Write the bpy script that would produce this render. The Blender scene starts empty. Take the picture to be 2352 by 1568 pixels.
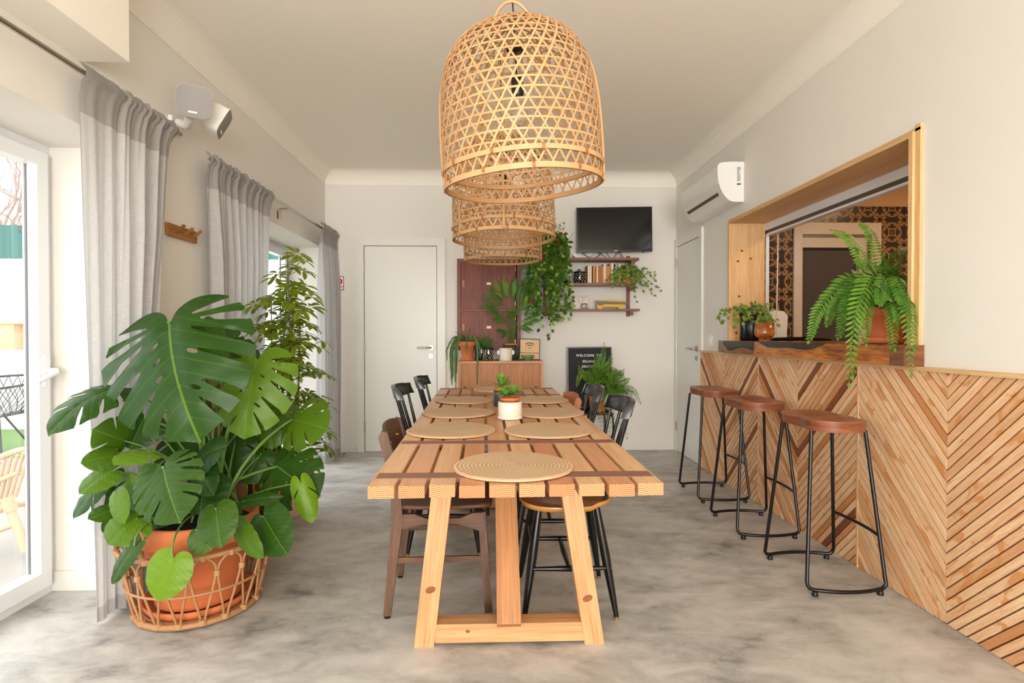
import bpy, math, random
from mathutils import Vector, Matrix, geometry
R = random.Random(7)
PI = math.pi
SC = bpy.context.scene
COL = SC.collection
# ------------------------------------------------------------------ camera, world, lights, exposure
CAM_H, CAM_F, YAW, PITCH, ROLL = 1.156, 1275.0, .0317, -.012, .0006
cd = bpy.data.cameras.new('camera'); cam = bpy.data.objects.new('camera', cd); COL.objects.link(cam)
cam.location = (0, 0, CAM_H)
cam.rotation_euler = (PI/2 + PITCH, ROLL, -YAW)
cd.sensor_width = 36; cd.lens = 36*CAM_F/2352; cd.clip_start = .02; cd.clip_end = 200
SC.camera = cam
SC.view_settings.view_transform = 'Standard'; SC.view_settings.look = 'None'
SC.view_settings.exposure = 0.73; SC.view_settings.gamma = 1; SC.view_settings.use_curve_mapping = False
wd = bpy.data.worlds.new('sky'); SC.world = wd; wd.use_nodes = True
bgn = wd.node_tree.nodes['Background']; bgn.inputs[0].default_value = (.93, .97, 1, 1); bgn.inputs[1].default_value = 2.4

def area(name, loc, rot, sx, sy, power, color=(1, 1, 1), portal=False):
    l = bpy.data.lights.new(name, 'AREA'); l.shape = 'RECTANGLE'; l.size = sx; l.size_y = sy
    l.energy = power; l.color = color
    if portal: l.cycles.is_portal = True
    o = bpy.data.objects.new(name, l); COL.objects.link(o); o.location = loc; o.rotation_euler = rot
    return o
area('opening_portal', (-2.12, 1.79, 1.0), (0, -PI/2, 0), 2.0, 1.6, 1, portal=True)
area('opening_portal', (-2.12, -1.75, 1.1), (0, -PI/2, 0), 2.2, 3.3, 1, portal=True)  # portal of an unseen opening added behind the camera for more side light
area('opening_portal', (-2.12, 4.43, 1.0), (0, -PI/2, 0), 2.0, 2.0, 1, portal=True)
area('rear_fill_light', (0.1, -4.45, 1.45), (PI/2+.72, 0, 0), 3.2, 2.2, 205, (1, .97, .94))  # added fill behind the camera, tilted up to brighten the ceiling
area('kitchen_ceiling_light', (3.3, 3.0, 2.5), (0, 0, 0), .5, .5, 16, (1, .72, .42))

def at(px, py, x=None, y=None, z=None):
    """a point of the room seen at a place of the survey picture, on a known plane"""
    X = px-1176; Y = py-784
    a = X*math.cos(ROLL)+Y*math.sin(ROLL); b = -X*math.sin(ROLL)+Y*math.cos(ROLL)
    r, u = a, -b
    d = CAM_F*math.cos(PITCH)-u*math.sin(PITCH); w = CAM_F*math.sin(PITCH)+u*math.cos(PITCH)
    xx = r*math.cos(YAW)+d*math.sin(YAW); yy = -r*math.sin(YAW)+d*math.cos(YAW)
    if z is not None: t = (z-CAM_H)/w
    elif y is not None: t = y/yy
    else: t = x/xx
    return Vector((xx*t, yy*t, w*t+CAM_H))

# ------------------------------------------------------------------ materials
def S(r, g, b):
    f = lambda c: (c/255/12.92) if c/255 <= .04045 else ((c/255+.055)/1.055)**2.4
    return (f(r), f(g), f(b), 1)
def nmat(name):
    m = bpy.data.materials.new(name); m.use_nodes = True
    nt = m.node_tree; return m, nt, nt.nodes['Principled BSDF']
def N(nt, t, **kw):
    n = nt.nodes.new(t)
    for k, v in kw.items():
        if k.startswith('i'): n.inputs[int(k[1:])].default_value = v
        else: setattr(n, k, v)
    return n
def mixc(nt, fac, a, b, mode='MIX'):
    n = nt.nodes.new('ShaderNodeMix'); n.data_type = 'RGBA'; n.blend_type = mode
    for s, v in ((n.inputs[0], fac), (n.inputs[6], a), (n.inputs[7], b)):
        if isinstance(v, (int, float)): s.default_value = v
        elif isinstance(v, tuple): s.default_value = v
        else: nt.links.new(v, s)
    return n.outputs[2]
def mth(nt, op, a, b=None, c=None):
    n = nt.nodes.new('ShaderNodeMath'); n.operation = op
    for i, v in enumerate((a, b, c)):
        if v is None: continue
        if isinstance(v, (int, float)): n.inputs[i].default_value = v
        else: nt.links.new(v, n.inputs[i])
    return n.outputs[0]
def tone(nt):
    a = N(nt, 'ShaderNodeAttribute', attribute_name='tone'); return a.outputs['Fac']
def noise(nt, vec, scale, detail=3, rough=.5, dist=0):
    n = N(nt, 'ShaderNodeTexNoise'); n.inputs['Scale'].default_value = scale; n.inputs['Detail'].default_value = detail
    n.inputs['Roughness'].default_value = rough; n.inputs['Distortion'].default_value = dist
    if vec is not None: nt.links.new(vec, n.inputs['Vector'])
    return n.outputs['Fac']
def ramp(nt, fac, stops):
    n = N(nt, 'ShaderNodeValToRGB'); e = n.color_ramp.elements
    e[0].position, e[0].color = stops[0]; e[1].position, e[1].color = stops[-1]
    for p, c in stops[1:-1]:
        k = e.new(p); k.color = c
    nt.links.new(fac, n.inputs[0]); return n.outputs[0]
def bump(nt, bs, h, strength=.2, dist=.01):
    b = N(nt, 'ShaderNodeBump'); b.inputs['Strength'].default_value = strength; b.inputs['Distance'].default_value = dist
    nt.links.new(h, b.inputs['Height']); nt.links.new(b.outputs[0], bs.inputs['Normal'])
def plain(name, col, rough=.5, metal=0, var=.06, scale=12, bmp=0, coat=0, col2=None, sub=0):
    m, nt, bs = nmat(name)
    tc = N(nt, 'ShaderNodeTexCoord').outputs['Object']
    f = noise(nt, tc, scale)
    lo = tuple(max(0, c*(1-var)) for c in col[:3])+(1,); hi = tuple(min(1, c*(1+var)) for c in col[:3])+(1,)
    c = mixc(nt, f, lo, hi)
    if col2: c = mixc(nt, tone(nt), c, col2)
    nt.links.new(c, bs.inputs['Base Color'])
    bs.inputs['Roughness'].default_value = rough; bs.inputs['Metallic'].default_value = metal
    if coat: bs.inputs['Coat Weight'].default_value = coat
    if bmp: bump(nt, bs, noise(nt, tc, scale*12), bmp, .003)
    return m
def wood(name, light, dark, rough=.45, su=1.6, sv=30, red=None, tonecol=None, coat=0, blotch=None):
    """grain runs along u; face value 'tone' leans the plank to another heartwood colour"""
    m, nt, bs = nmat(name)
    uv = N(nt, 'ShaderNodeTexCoord').outputs['UV']
    mp = N(nt, 'ShaderNodeMapping'); mp.inputs['Scale'].default_value = (su, sv, 1); nt.links.new(uv, mp.inputs[0])
    f = noise(nt, mp.outputs[0], 1.0, 4, .55, .9)
    mp2 = N(nt, 'ShaderNodeMapping'); mp2.inputs['Scale'].default_value = (su*5, sv*9, 1); nt.links.new(uv, mp2.inputs[0])
    f2 = noise(nt, mp2.outputs[0], 1.0, 2)
    c = ramp(nt, f, [(.32, dark), (.5, tuple((a+b)/2 for a, b in zip(light, dark))), (.62, light)])
    c = mixc(nt, .38, c, ramp(nt, f2, [(.38, tuple(v*.82 for v in dark[:3])+(1,)), (.56, light)]), 'MIX')
    if tonecol: c = mixc(nt, tone(nt), c, mixc(nt, f, tuple(v*.7 for v in tonecol[:3])+(1,), tonecol))
    if blotch:
        mp3 = N(nt, 'ShaderNodeMapping'); mp3.inputs['Scale'].default_value = (3, 7, 1); nt.links.new(uv, mp3.inputs[0])
        b = ramp(nt, noise(nt, mp3.outputs[0], 2.0, 2, .5, 1.0), [(.60, (0, 0, 0, 1)), (.66, (1, 1, 1, 1))])
        c = mixc(nt, mth(nt, 'MULTIPLY', b, .7), c, blotch)
    nt.links.new(c, bs.inputs['Base Color']); bs.inputs['Roughness'].default_value = rough
    if coat: bs.inputs['Coat Weight'].default_value = coat; bs.inputs['Coat Roughness'].default_value = .2
    bump(nt, bs, f2, .12, .002)
    return m
def endgrain(name, light, dark):
    m, nt, bs = nmat(name)
    uv = N(nt, 'ShaderNodeTexCoord').outputs['UV']
    w = N(nt, 'ShaderNodeTexWave', wave_type='RINGS', rings_direction='Z')
    w.inputs['Scale'].default_value = 62; w.inputs['Distortion'].default_value = 1.2; w.inputs['Detail'].default_value = 1
    nt.links.new(uv, w.inputs[0])
    c = ramp(nt, w.outputs['Fac'], [(.35, light), (.95, dark)])
    c = mixc(nt, tone(nt), c, mixc(nt, w.outputs['Fac'], S(226, 140, 84), S(150, 62, 32)))
    nt.links.new(c, bs.inputs['Base Color']); bs.inputs['Roughness'].default_value = .6
    return m
def leafmat(name, c1, c2, young, vein, trans=.25, rough=.35, veins=0, edge=None, scale=9):
    m, nt, bs = nmat(name)
    t = N(nt, 'ShaderNodeTexCoord')
    f = noise(nt, t.outputs['Object'], scale, 3)
    c = mixc(nt, f, c1, c2); c = mixc(nt, tone(nt), c, young)
    sx = N(nt, 'ShaderNodeSeparateXYZ'); nt.links.new(t.outputs['UV'], sx.inputs[0])
    av = mth(nt, 'ABSOLUTE', sx.outputs[1])
    if edge:
        n2 = noise(nt, t.outputs['Object'], 30)
        e = mth(nt, 'GREATER_THAN', mth(nt, 'ADD', av, mth(nt, 'MULTIPLY', n2, .8)), .98)
        c = mixc(nt, e, c, edge)
    mid = mth(nt, 'LESS_THAN', av, .016)
    c = mixc(nt, mth(nt, 'MULTIPLY', mid, .6), c, vein)
    if veins:
        ph = mth(nt, 'FRACT', mth(nt, 'MULTIPLY', mth(nt, 'SUBTRACT', sx.outputs[0], mth(nt, 'MULTIPLY', av, .38)), veins))
        dv = mth(nt, 'ABSOLUTE', mth(nt, 'SUBTRACT', ph, .5))
        ln = mth(nt, 'LESS_THAN', dv, .045)
        c = mixc(nt, mth(nt, 'MULTIPLY', ln, .16), c, vein)
        bump(nt, bs, dv, .12, .006)
    nt.links.new(c, bs.inputs['Base Color']); bs.inputs['Roughness'].default_value = rough; bs.inputs['Specular IOR Level'].default_value = .32
    tr = N(nt, 'ShaderNodeBsdfTranslucent'); nt.links.new(mixc(nt, .5, c, young), tr.inputs[0])
    mx = N(nt, 'ShaderNodeMixShader', i0=trans); nt.links.new(bs.outputs[0], mx.inputs[1]); nt.links.new(tr.outputs[0], mx.inputs[2])
    nt.links.new(mx.outputs[0], nt.nodes['Material Output'].inputs[0])
    return m
M = {}
M['wall'] = plain('wall_paint', S(236, 231, 222), .85, var=.012, scale=3, bmp=.05)
M['ceiling'] = plain('ceiling_paint', S(249, 242, 229), .9, var=.01, scale=2)
M['white'] = plain('white_lacquer', S(233, 232, 224), .35, var=.008)
M['upvc'] = plain('white_plastic_frame', S(236, 236, 236), .3, var=.006)
M['gap'] = plain('dark_gap', S(96, 84, 72), .8)
M['steel'] = plain('brushed_steel', S(180, 172, 162), .28, 1, var=.05, scale=40)
M['brass'] = plain('brass', S(176, 138, 82), .4, .6)
M['black'] = plain('black_paint', S(14, 13, 13), .24, var=.1)
M['blackmetal'] = plain('black_metal', S(10, 10, 11), .3)
M['rubber'] = plain('rubber', S(14, 14, 14), .45)
M['terracotta'] = plain('terracotta', S(212, 118, 68), .75, var=.08, scale=7, bmp=.06)
M['soil'] = plain('soil', S(38, 28, 22), .95, var=.4, scale=60, bmp=.8)
M['pine'] = wood('pine_wood', S(220, 170, 120), S(190, 134, 84), .42, 1.4, 34, tonecol=S(214, 140, 88))
M['pineend'] = endgrain('pine_end_grain', S(216, 158, 106), S(142, 78, 42))
M['table'] = wood('table_pine', S(228, 186, 140), S(204, 150, 104), .38, 1.2, 26, tonecol=S(206, 132, 90))
M['walnut'] = wood('dark_inlay', S(142, 98, 76), S(112, 74, 56), .5, 2, 30)
M['slat'] = wood('slat_pine', S(248, 214, 172), S(230, 172, 120), .5, 3, 46, tonecol=S(212, 138, 78), blotch=S(206, 130, 58))
M['slatdark'] = wood('slat_dark', S(146, 86, 52), S(112, 60, 36), .5, 3, 40)
M['backing'] = plain('panel_backing', S(126, 74, 48), .8)
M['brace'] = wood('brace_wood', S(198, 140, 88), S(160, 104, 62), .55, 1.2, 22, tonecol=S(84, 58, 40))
M['knot'] = wood('knot', S(170, 96, 40), S(92, 48, 22), .5, 90, 90)
M['jamb'] = wood('jamb_pine', S(234, 196, 146), S(212, 164, 108), .5, 1.2, 22, tonecol=S(200, 156, 98))
M['slab'] = wood('live_edge_slab', S(216, 132, 56), S(98, 48, 22), .22, 2.2, 9, tonecol=S(54, 42, 34), coat=.5)
M['bark'] = plain('bark_edge', S(52, 44, 38), .5, var=.6, scale=25, bmp=.8, coat=.3)
M['seatwood'] = wood('stool_seat_wood', S(164, 98, 66), S(112, 60, 40), .3, 4, 26, coat=.3)
M['chairseat'] = wood('chair_seat_wood', S(146, 92, 50), S(118, 72, 38), .28, 2, 20, coat=.4, tonecol=S(206, 146, 70))
M['brownchair'] = wood('old_brown_wood', S(116, 80, 56), S(68, 46, 32), .5, 3, 34, tonecol=S(96, 60, 38))
M['orangewood'] = wood('orange_wood', S(190, 116, 62), S(150, 84, 42), .4, 3, 30)
M['mahog'] = wood('mahogany', S(138, 62, 34), S(78, 30, 20), .5, 2, 30, tonecol=S(138, 78, 46))
M['teak'] = wood('teak_veneer', S(190, 128, 76), S(158, 98, 56), .5, 1.6, 26, tonecol=S(214, 158, 104))
M['shelfwood'] = wood('shelf_wood', S(150, 92, 66), S(106, 60, 44), .45, 2, 30)
M['railwood'] = wood('hook_rail_wood', S(182, 124, 66), S(142, 90, 42), .5, 3, 30)
M['bamboo'] = plain('bamboo_strip', S(202, 158, 108), .5, var=.18, scale=14, col2=S(164, 112, 66))
M['bamboodark'] = plain('bamboo_binding', S(160, 100, 56), .6, var=.15)
M['rattan'] = plain('rattan', S(184, 136, 92), .5, var=.2, scale=20, col2=S(150, 100, 60))
M['whiterattan'] = plain('pale_rattan', S(206, 176, 142), .5, var=.08, scale=20)
M['tv'] = plain('tv_screen', S(9, 9, 10), .11, var=0)
M['plastic'] = plain('white_plastic', S(240, 238, 232), .35, var=.006)
M['sticker'] = plain('sticker_grey', S(120, 118, 116), .6)
M['grille'] = plain('grey_speaker_cloth', S(150, 146, 142), .8, var=.12, scale=300)
M['cream'] = plain('cream_ceramic', S(228, 218, 200), .4, var=.03, scale=90)
M['greenglaze'] = plain('green_glaze', S(34, 62, 48), .12, var=.1, coat=.6)
M['bowlgreen'] = plain('olive_glaze', S(112, 136, 72), .2, var=.1, coat=.4)
M['blackglaze'] = plain('black_glaze', S(18, 18, 20), .1, var=.05, coat=.8, col2=S(206, 190, 150))
M['blueglaze'] = plain('dark_blue_glaze', S(38, 46, 58), .2, coat=.5)
M['charcoal'] = plain('charcoal_ceramic', S(66, 66, 66), .35)
M['navy'] = plain('navy_paint', S(30, 38, 76), .5)
M['paper'] = plain('book_paper', S(236, 222, 190), .8, var=.05)
M['cover1'] = plain('tan_book_cover', S(200, 140, 84), .7); M['cover2'] = plain('brown_book_cover', S(176, 112, 62), .7)
M['cover3'] = plain('green_book_cover', S(26, 96, 84), .6); M['cover4'] = plain('white_book_cover', S(232, 226, 214), .6)
M['cover5'] = plain('dark_book_cover', S(60, 50, 46), .6)
M['yellow'] = plain('yellow_enamel', S(222, 178, 44), .4, var=.15, scale=25)
M['rust'] = plain('rusty_metal', S(120, 104, 82), .5, .4, var=.3, scale=30)
M['redmetal'] = plain('dark_red_enamel', S(110, 26, 26), .25, coat=.5)
M['red'] = plain('red_print', S(204, 28, 34), .4)
M['orangeprint'] = plain('orange_print', S(224, 140, 96), .6)
M['letterboard'] = plain('letter_board_felt', S(46, 46, 48), .85, var=.05)
M['lettering'] = plain('white_letters', S(236, 236, 236), .4, var=0)
M['teal'] = plain('teal_sheet', S(14, 98, 88), .4, var=.08)
M['concretewhite'] = plain('garden_wall_white', S(236, 236, 232), .9)
M['patio'] = plain('patio_concrete', S(150, 144, 136), .8, var=.15, scale=3)
M['ochre'] = plain('ochre_house', S(232, 196, 132), .9)
M['branch'] = plain('bare_branch', S(140, 112, 96), .8)
M['grass'] = plain('grass_blades', S(84, 118, 44), .8, var=.3, scale=40)
M['coir'] = plain('coir_pole', S(136, 94, 62), .95, var=.35, scale=70, bmp=1)
M['fig'] = plain('figurine_white', S(226, 222, 212), .3)
M['cord'] = plain('black_cord', S(22, 20, 20), .5)
M['filament'] = plain('filament', S(230, 160, 70), .4, 1)
# woven straw (mats, jute basket)
def straw():
    m, nt, bs = nmat('woven_straw')
    uv = N(nt, 'ShaderNodeTexCoord').outputs['UV']
    sx = N(nt, 'ShaderNodeSeparateXYZ'); nt.links.new(uv, sx.inputs[0])
    b = mth(nt, 'FRACT', mth(nt, 'MULTIPLY', mth(nt, 'ADD', sx.outputs[0], mth(nt, 'MULTIPLY', mth(nt, 'ABSOLUTE', mth(nt, 'SUBTRACT', mth(nt, 'FRACT', sx.outputs[1]), .5)), 1.2)), 1.0))
    row = mth(nt, 'ABSOLUTE', mth(nt, 'SUBTRACT', mth(nt, 'FRACT', sx.outputs[1]), .5))
    h = mth(nt, 'MULTIPLY', mth(nt, 'SUBTRACT', .5, row), mth(nt, 'SUBTRACT', 1, mth(nt, 'ABSOLUTE', mth(nt, 'SUBTRACT', b, .5))))
    nz = noise(nt, uv, 1.3, 2)
    c = mixc(nt, mth(nt, 'MULTIPLY', h, 2.2), S(176, 132, 94), S(248, 220, 184)); c = mixc(nt, mth(nt, 'MULTIPLY', nz, .45), c, S(230, 190, 146))
    nt.links.new(c, bs.inputs['Base Color']); bs.inputs['Roughness'].default_value = .7
    bump(nt, bs, h, .9, .004); return m
M['straw'] = straw()
def floor_mat():
    m, nt, bs = nmat('polished_concrete')
    tc = N(nt, 'ShaderNodeTexCoord').outputs['Object']
    mp = N(nt, 'ShaderNodeMapping'); mp.inputs['Scale'].default_value = (1, 1.7, 1); mp.inputs['Rotation'].default_value = (0, 0, .5); nt.links.new(tc, mp.inputs[0])
    a = noise(nt, mp.outputs[0], 1.5, 6, .62, .6); b = noise(nt, mp.outputs[0], 5.5, 6, .65, .4); s = noise(nt, mp.outputs[0], 38, 3, .6)
    f = mth(nt, 'ADD', mth(nt, 'MULTIPLY', a, .5), mth(nt, 'MULTIPLY', b, .5))
    c = ramp(nt, f, [(.36, S(126, 124, 120)), (.44, S(168, 165, 159)), (.54, S(196, 192, 185)), (.68, S(214, 211, 204))])
    c = mixc(nt, mth(nt, 'MULTIPLY', ramp(nt, s, [(.62, (0, 0, 0, 1)), (.76, (1, 1, 1, 1))]), .25), c, S(216, 212, 204))
    nt.links.new(c, bs.inputs['Base Color'])
    nt.links.new(mth(nt, 'ADD', mth(nt, 'MULTIPLY', b, .25), .3), bs.inputs['Roughness'])
    bump(nt, bs, f, .05, .01); return m
M['floor'] = floor_mat()
def linen():
    m, nt, bs = nmat('grey_linen')
    uv = N(nt, 'ShaderNodeTexCoord').outputs['UV']
    m1 = N(nt, 'ShaderNodeMapping'); m1.inputs['Scale'].default_value = (20, 900, 1); nt.links.new(uv, m1.inputs[0])
    m2 = N(nt, 'ShaderNodeMapping'); m2.inputs['Scale'].default_value = (900, 14, 1); nt.links.new(uv, m2.inputs[0])
    f = mth(nt, 'ADD', mth(nt, 'MULTIPLY', noise(nt, m1.outputs[0], 1, 2), .5), mth(nt, 'MULTIPLY', noise(nt, m2.outputs[0], 1, 2), .5))
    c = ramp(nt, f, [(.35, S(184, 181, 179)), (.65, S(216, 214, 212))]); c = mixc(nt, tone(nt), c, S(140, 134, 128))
    nt.links.new(c, bs.inputs['Base Color']); bs.inputs['Roughness'].default_value = .9
    tr = N(nt, 'ShaderNodeBsdfTranslucent'); nt.links.new(c, tr.inputs[0])
    mx = N(nt, 'ShaderNodeMixShader', i0=.38); nt.links.new(bs.outputs[0], mx.inputs[1]); nt.links.new(tr.outputs[0], mx.inputs[2])
    nt.links.new(mx.outputs[0], nt.nodes['Material Output'].inputs[0]); return m
M['linen'] = linen()
def glass(name, fac=.06, tint=(1, 1, 1, 1)):
    m, nt, bs = nmat(name)
    t = N(nt, 'ShaderNodeBsdfTransparent'); t.inputs[0].default_value = tint; g = N(nt, 'ShaderNodeBsdfGlossy'); g.inputs['Roughness'].default_value = .02
    mx = N(nt, 'ShaderNodeMixShader', i0=fac); nt.links.new(t.outputs[0], mx.inputs[1]); nt.links.new(g.outputs[0], mx.inputs[2])
    nt.links.new(mx.outputs[0], nt.nodes['Material Output'].inputs[0]); return m
M['glass'] = glass('window_glass'); M['bulbglass'] = glass('bulb_glass', .16, (.96, .93, .88, 1))
def tiles():
    m, nt, bs = nmat('patterned_tiles')
    tc = N(nt, 'ShaderNodeTexCoord').outputs['Object']; sx = N(nt, 'ShaderNodeSeparateXYZ'); nt.links.new(tc, sx.inputs[0])
    T = .2
    def cell(o, off): return mth(nt, 'SUBTRACT', mth(nt, 'FRACT', mth(nt, 'DIVIDE', mth(nt, 'ADD', o, off), T)), .5)
    x = mth(nt, 'ABSOLUTE', cell(sx.outputs[0], 0)); y = mth(nt, 'ABSOLUTE', cell(sx.outputs[2], 0))
    def dist(cx, cy, ex=1, ey=1):
        a = mth(nt, 'MULTIPLY', mth(nt, 'SUBTRACT', x, cx), ex); b = mth(nt, 'MULTIPLY', mth(nt, 'SUBTRACT', y, cy), ey)
        return mth(nt, 'SQRT', mth(nt, 'ADD', mth(nt, 'MULTIPLY', a, a), mth(nt, 'MULTIPLY', b, b)))
    def ring(d, r, w): return mth(nt, 'LESS_THAN', mth(nt, 'ABSOLUTE', mth(nt, 'SUBTRACT', d, r)), w)
    def disc(d, r): return mth(nt, 'LESS_THAN', d, r)
    def OR(a, b): return mth(nt, 'MAXIMUM', a, b)
    p = OR(ring(dist(0, 0), .37, .028), ring(dist(.46, 0), .34, .026)); p = OR(p, ring(dist(0, .46), .34, .026))
    p = OR(p, disc(dist(0, 0), .035)); p = OR(p, disc(dist(.31, .13), .065)); p = OR(p, disc(dist(.13, .31), .065))
    p = OR(p, disc(dist(.40, .30), .06)); p = OR(p, disc(dist(.30, .40), .06)); p = OR(p, ring(dist(.5, .5), .12, .02))
    gr = mth(nt, 'GREATER_THAN', mth(nt, 'MAXIMUM', x, y), .492)
    c = mixc(nt, p, S(64, 52, 48), S(158, 122, 84)); c = mixc(nt, gr, c, S(34, 26, 24))
    nt.links.new(c, bs.inputs['Base Color']); bs.inputs['Roughness'].default_value = .22; return m
M['tile'] = tiles()
M['kitplaster'] = plain('kitchen_beige_wall', S(214, 176, 136), .8)
M['kitdark'] = plain('dark_grey_door', S(70, 62, 60), .6)
M['kitframe'] = plain('kitchen_door_frame', S(214, 200, 186), .4)
M['monstera'] = leafmat('monstera_leaf', S(22, 56, 8), S(44, 82, 12), S(116, 154, 26), S(110, 146, 46), .25, .4, veins=8, scale=4)
M['petiole'] = plain('green_stem', S(92, 128, 52), .45, var=.15, scale=8)
M['schef'] = leafmat('variegated_leaf', S(36, 84, 16), S(76, 128, 26), S(172, 194, 50), S(140, 166, 70), .45, .35, edge=S(176, 180, 60))
M['fern'] = leafmat('fern_leaf', S(36, 88, 24), S(68, 124, 38), S(140, 176, 60), S(110, 150, 60), .3, .45, scale=20)
M['ivy'] = leafmat('ivy_leaf', S(60, 100, 44), S(104, 140, 62), S(168, 186, 84), S(150, 170, 100), .25, .45, scale=20)
M['lip'] = leafmat('trailing_leaf', S(26, 66, 18), S(52, 98, 28), S(158, 190, 70), S(90, 130, 60), .25, .3, scale=16)
M['palm'] = leafmat('palm_leaf', S(40, 92, 26), S(84, 136, 40), S(120, 160, 50), S(110, 150, 60), .3, .4, scale=20)
M['cactus'] = leafmat('cactus_leaf', S(56, 96, 52), S(98, 132, 70), S(130, 150, 80), S(130, 160, 100), .15, .4, scale=20)
M['succ'] = leafmat('succulent_leaf', S(88, 158, 54), S(122, 186, 74), S(176, 206, 100), S(150, 200, 110), .3, .35, scale=30)
M['snake'] = leafmat('snake_plant_leaf', S(30, 56, 26), S(72, 92, 46), S(150, 150, 50), S(50, 80, 40), .1, .35, edge=S(190, 176, 70), scale=26)
M['woodystem'] = plain('woody_stem', S(92, 96, 52), .6, var=.2)
M['berry'] = plain('red_flower', S(150, 20, 26), .4)

# ------------------------------------------------------------------ mesh builder
class MB:
    def __init__(s): s.v = []; s.f = []; s.uv = []; s.t = []; s.m = []; s.s = []
    def add(s, vs, fs, uvs=None, tone=0, m=0, smooth=False):
        o = len(s.v); s.v += [tuple(v) for v in vs]
        for i, f in enumerate(fs):
            s.f.append([o+k for k in f]); s.uv.append(uvs[i] if uvs else [(0, 0)]*len(f))
            s.t.append(tone); s.m.append(m); s.s.append(smooth)
        return s
    def obox(s, c, size, mat3=None, grain=None, tone=0, m=0, mend=None):
        """box about c; size (x,y,z); mat3 columns = axes"""
        h = [q/2 for q in size]; mat3 = mat3 or Matrix.Identity(3); c = Vector(c)
        P = [Vector((sx*h[0], sy*h[1], sz*h[2])) for sx in (-1, 1) for sy in (-1, 1) for sz in (-1, 1)]
        F = [((0, 1, 3, 2), 0), ((4, 6, 7, 5), 0), ((0, 4, 5, 1), 1), ((2, 3, 7, 6), 1), ((0, 2, 6, 4), 2), ((1, 5, 7, 3), 2)]
        g = grain if grain is not None else max(range(3), key=lambda k: size[k])
        off = (R.uniform(0, 40), R.uniform(0, 40))
        for f, nax in F:
            if nax == g: a, b = [k for k in range(3) if k != g]
            else: a = g; b = [k for k in range(3) if k not in (g, nax)][0]
            uv = [(P[k][a]+off[0], P[k][b]+off[1]) for k in f]
            if nax == g and mend is not None:
                ox, oy = s.ringoff if hasattr(s, 'ringoff') else (0, -.06)
                uv = [(P[k][a]+ox, P[k][b]+oy) for k in f]
            s.add([c+mat3 @ P[k] for k in f], [(0, 1, 2, 3)], [uv], tone, mend if (nax == g and mend is not None) else m)
        return s
    def box(s, x0, x1, y0, y1, z0, z1, **k):
        return s.obox(((x0+x1)/2, (y0+y1)/2, (z0+z1)/2), (abs(x1-x0), abs(y1-y0), abs(z1-z0)), **k)
    def beam(s, p0, p1, w, t, up=(0, 0, 1), **k):
        p0, p1 = Vector(p0), Vector(p1); a = (p1-p0); L = a.length; a.normalize()
        side = a.cross(Vector(up)).normalized(); u = side.cross(a)
        return s.obox((p0+p1)/2, (L, w, t), Matrix((a, side, u)).transposed(), grain=0, **k)
    def tube(s, pts, r, n=8, closed=False, caps=True, tone=0, m=0, flat=None):
        pts = [Vector(p) for p in pts]; K = len(pts)
        rr = r if isinstance(r, (list, tuple)) else [r]*K
        up = None; rings = []
        for i, p in enumerate(pts):
            a = pts[(i-1) % K] if (i > 0 or closed) else pts[0]; b = pts[(i+1) % K] if (i < K-1 or closed) else pts[-1]
            d = (b-a).normalized()
            if up is None: up = d.orthogonal().normalized() if flat is None else Vector(flat)
            sd = d.cross(up)
            if sd.length < 1e-6: sd = d.orthogonal()
            sd.normalize(); up = sd.cross(d).normalized()
            rings.append([p+(sd*math.cos(2*PI*k/n)+up*math.sin(2*PI*k/n))*rr[i] for k in range(n)])
        vs = [q for g in rings for q in g]; fs = []; uvs = []; L = 0
        Ls = [0]
        for i in range(1, K): Ls.append(Ls[-1]+(pts[i]-pts[i-1]).length)
        Ls.append(Ls[-1]+.02)
        for i in range(K if closed else K-1):
            j = (i+1) % K
            for k in range(n):
                k2 = (k+1) % n
                fs.append((i*n+k, i*n+k2, j*n+k2, j*n+k))
                uvs.append([(Ls[i], k*.02), (Ls[i], (k+1)*.02), (Ls[i+1], (k+1)*.02), (Ls[i+1], k*.02)])
        s.add(vs, fs, uvs, tone, m, True)
        if caps and not closed:
            s.add(rings[0], [tuple(range(n))[::-1]], None, tone, m); s.add(rings[-1], [tuple(range(n))], None, tone, m)
        return s
    def ribbon(s, pts, nrm, w, t, closed=False, tone=0, m=0):
        """flat strip with real thickness along pts, nrm = outward normals"""
        K = len(pts); vs = []
        for i in range(K):
            p = Vector(pts[i]); a = Vector(pts[(i-1) % K]) if (i > 0 or closed) else p; b = Vector(pts[(i+1) % K]) if (i < K-1 or closed) else p
            d = (b-a).normalized(); n = Vector(nrm[i]).normalized(); sd = d.cross(n).normalized()
            vs += [p+sd*w/2+n*t/2, p-sd*w/2+n*t/2, p-sd*w/2-n*t/2, p+sd*w/2-n*t/2]
        fs = []
        for i in range(K if closed else K-1):
            j = (i+1) % K
            for k in range(4): fs.append((i*4+k, i*4+(k+1) % 4, j*4+(k+1) % 4, j*4+k))
        if not closed: fs += [(3, 2, 1, 0), (K*4-4, K*4-3, K*4-2, K*4-1)]
        return s.add(vs, fs, None, tone, m)
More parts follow.
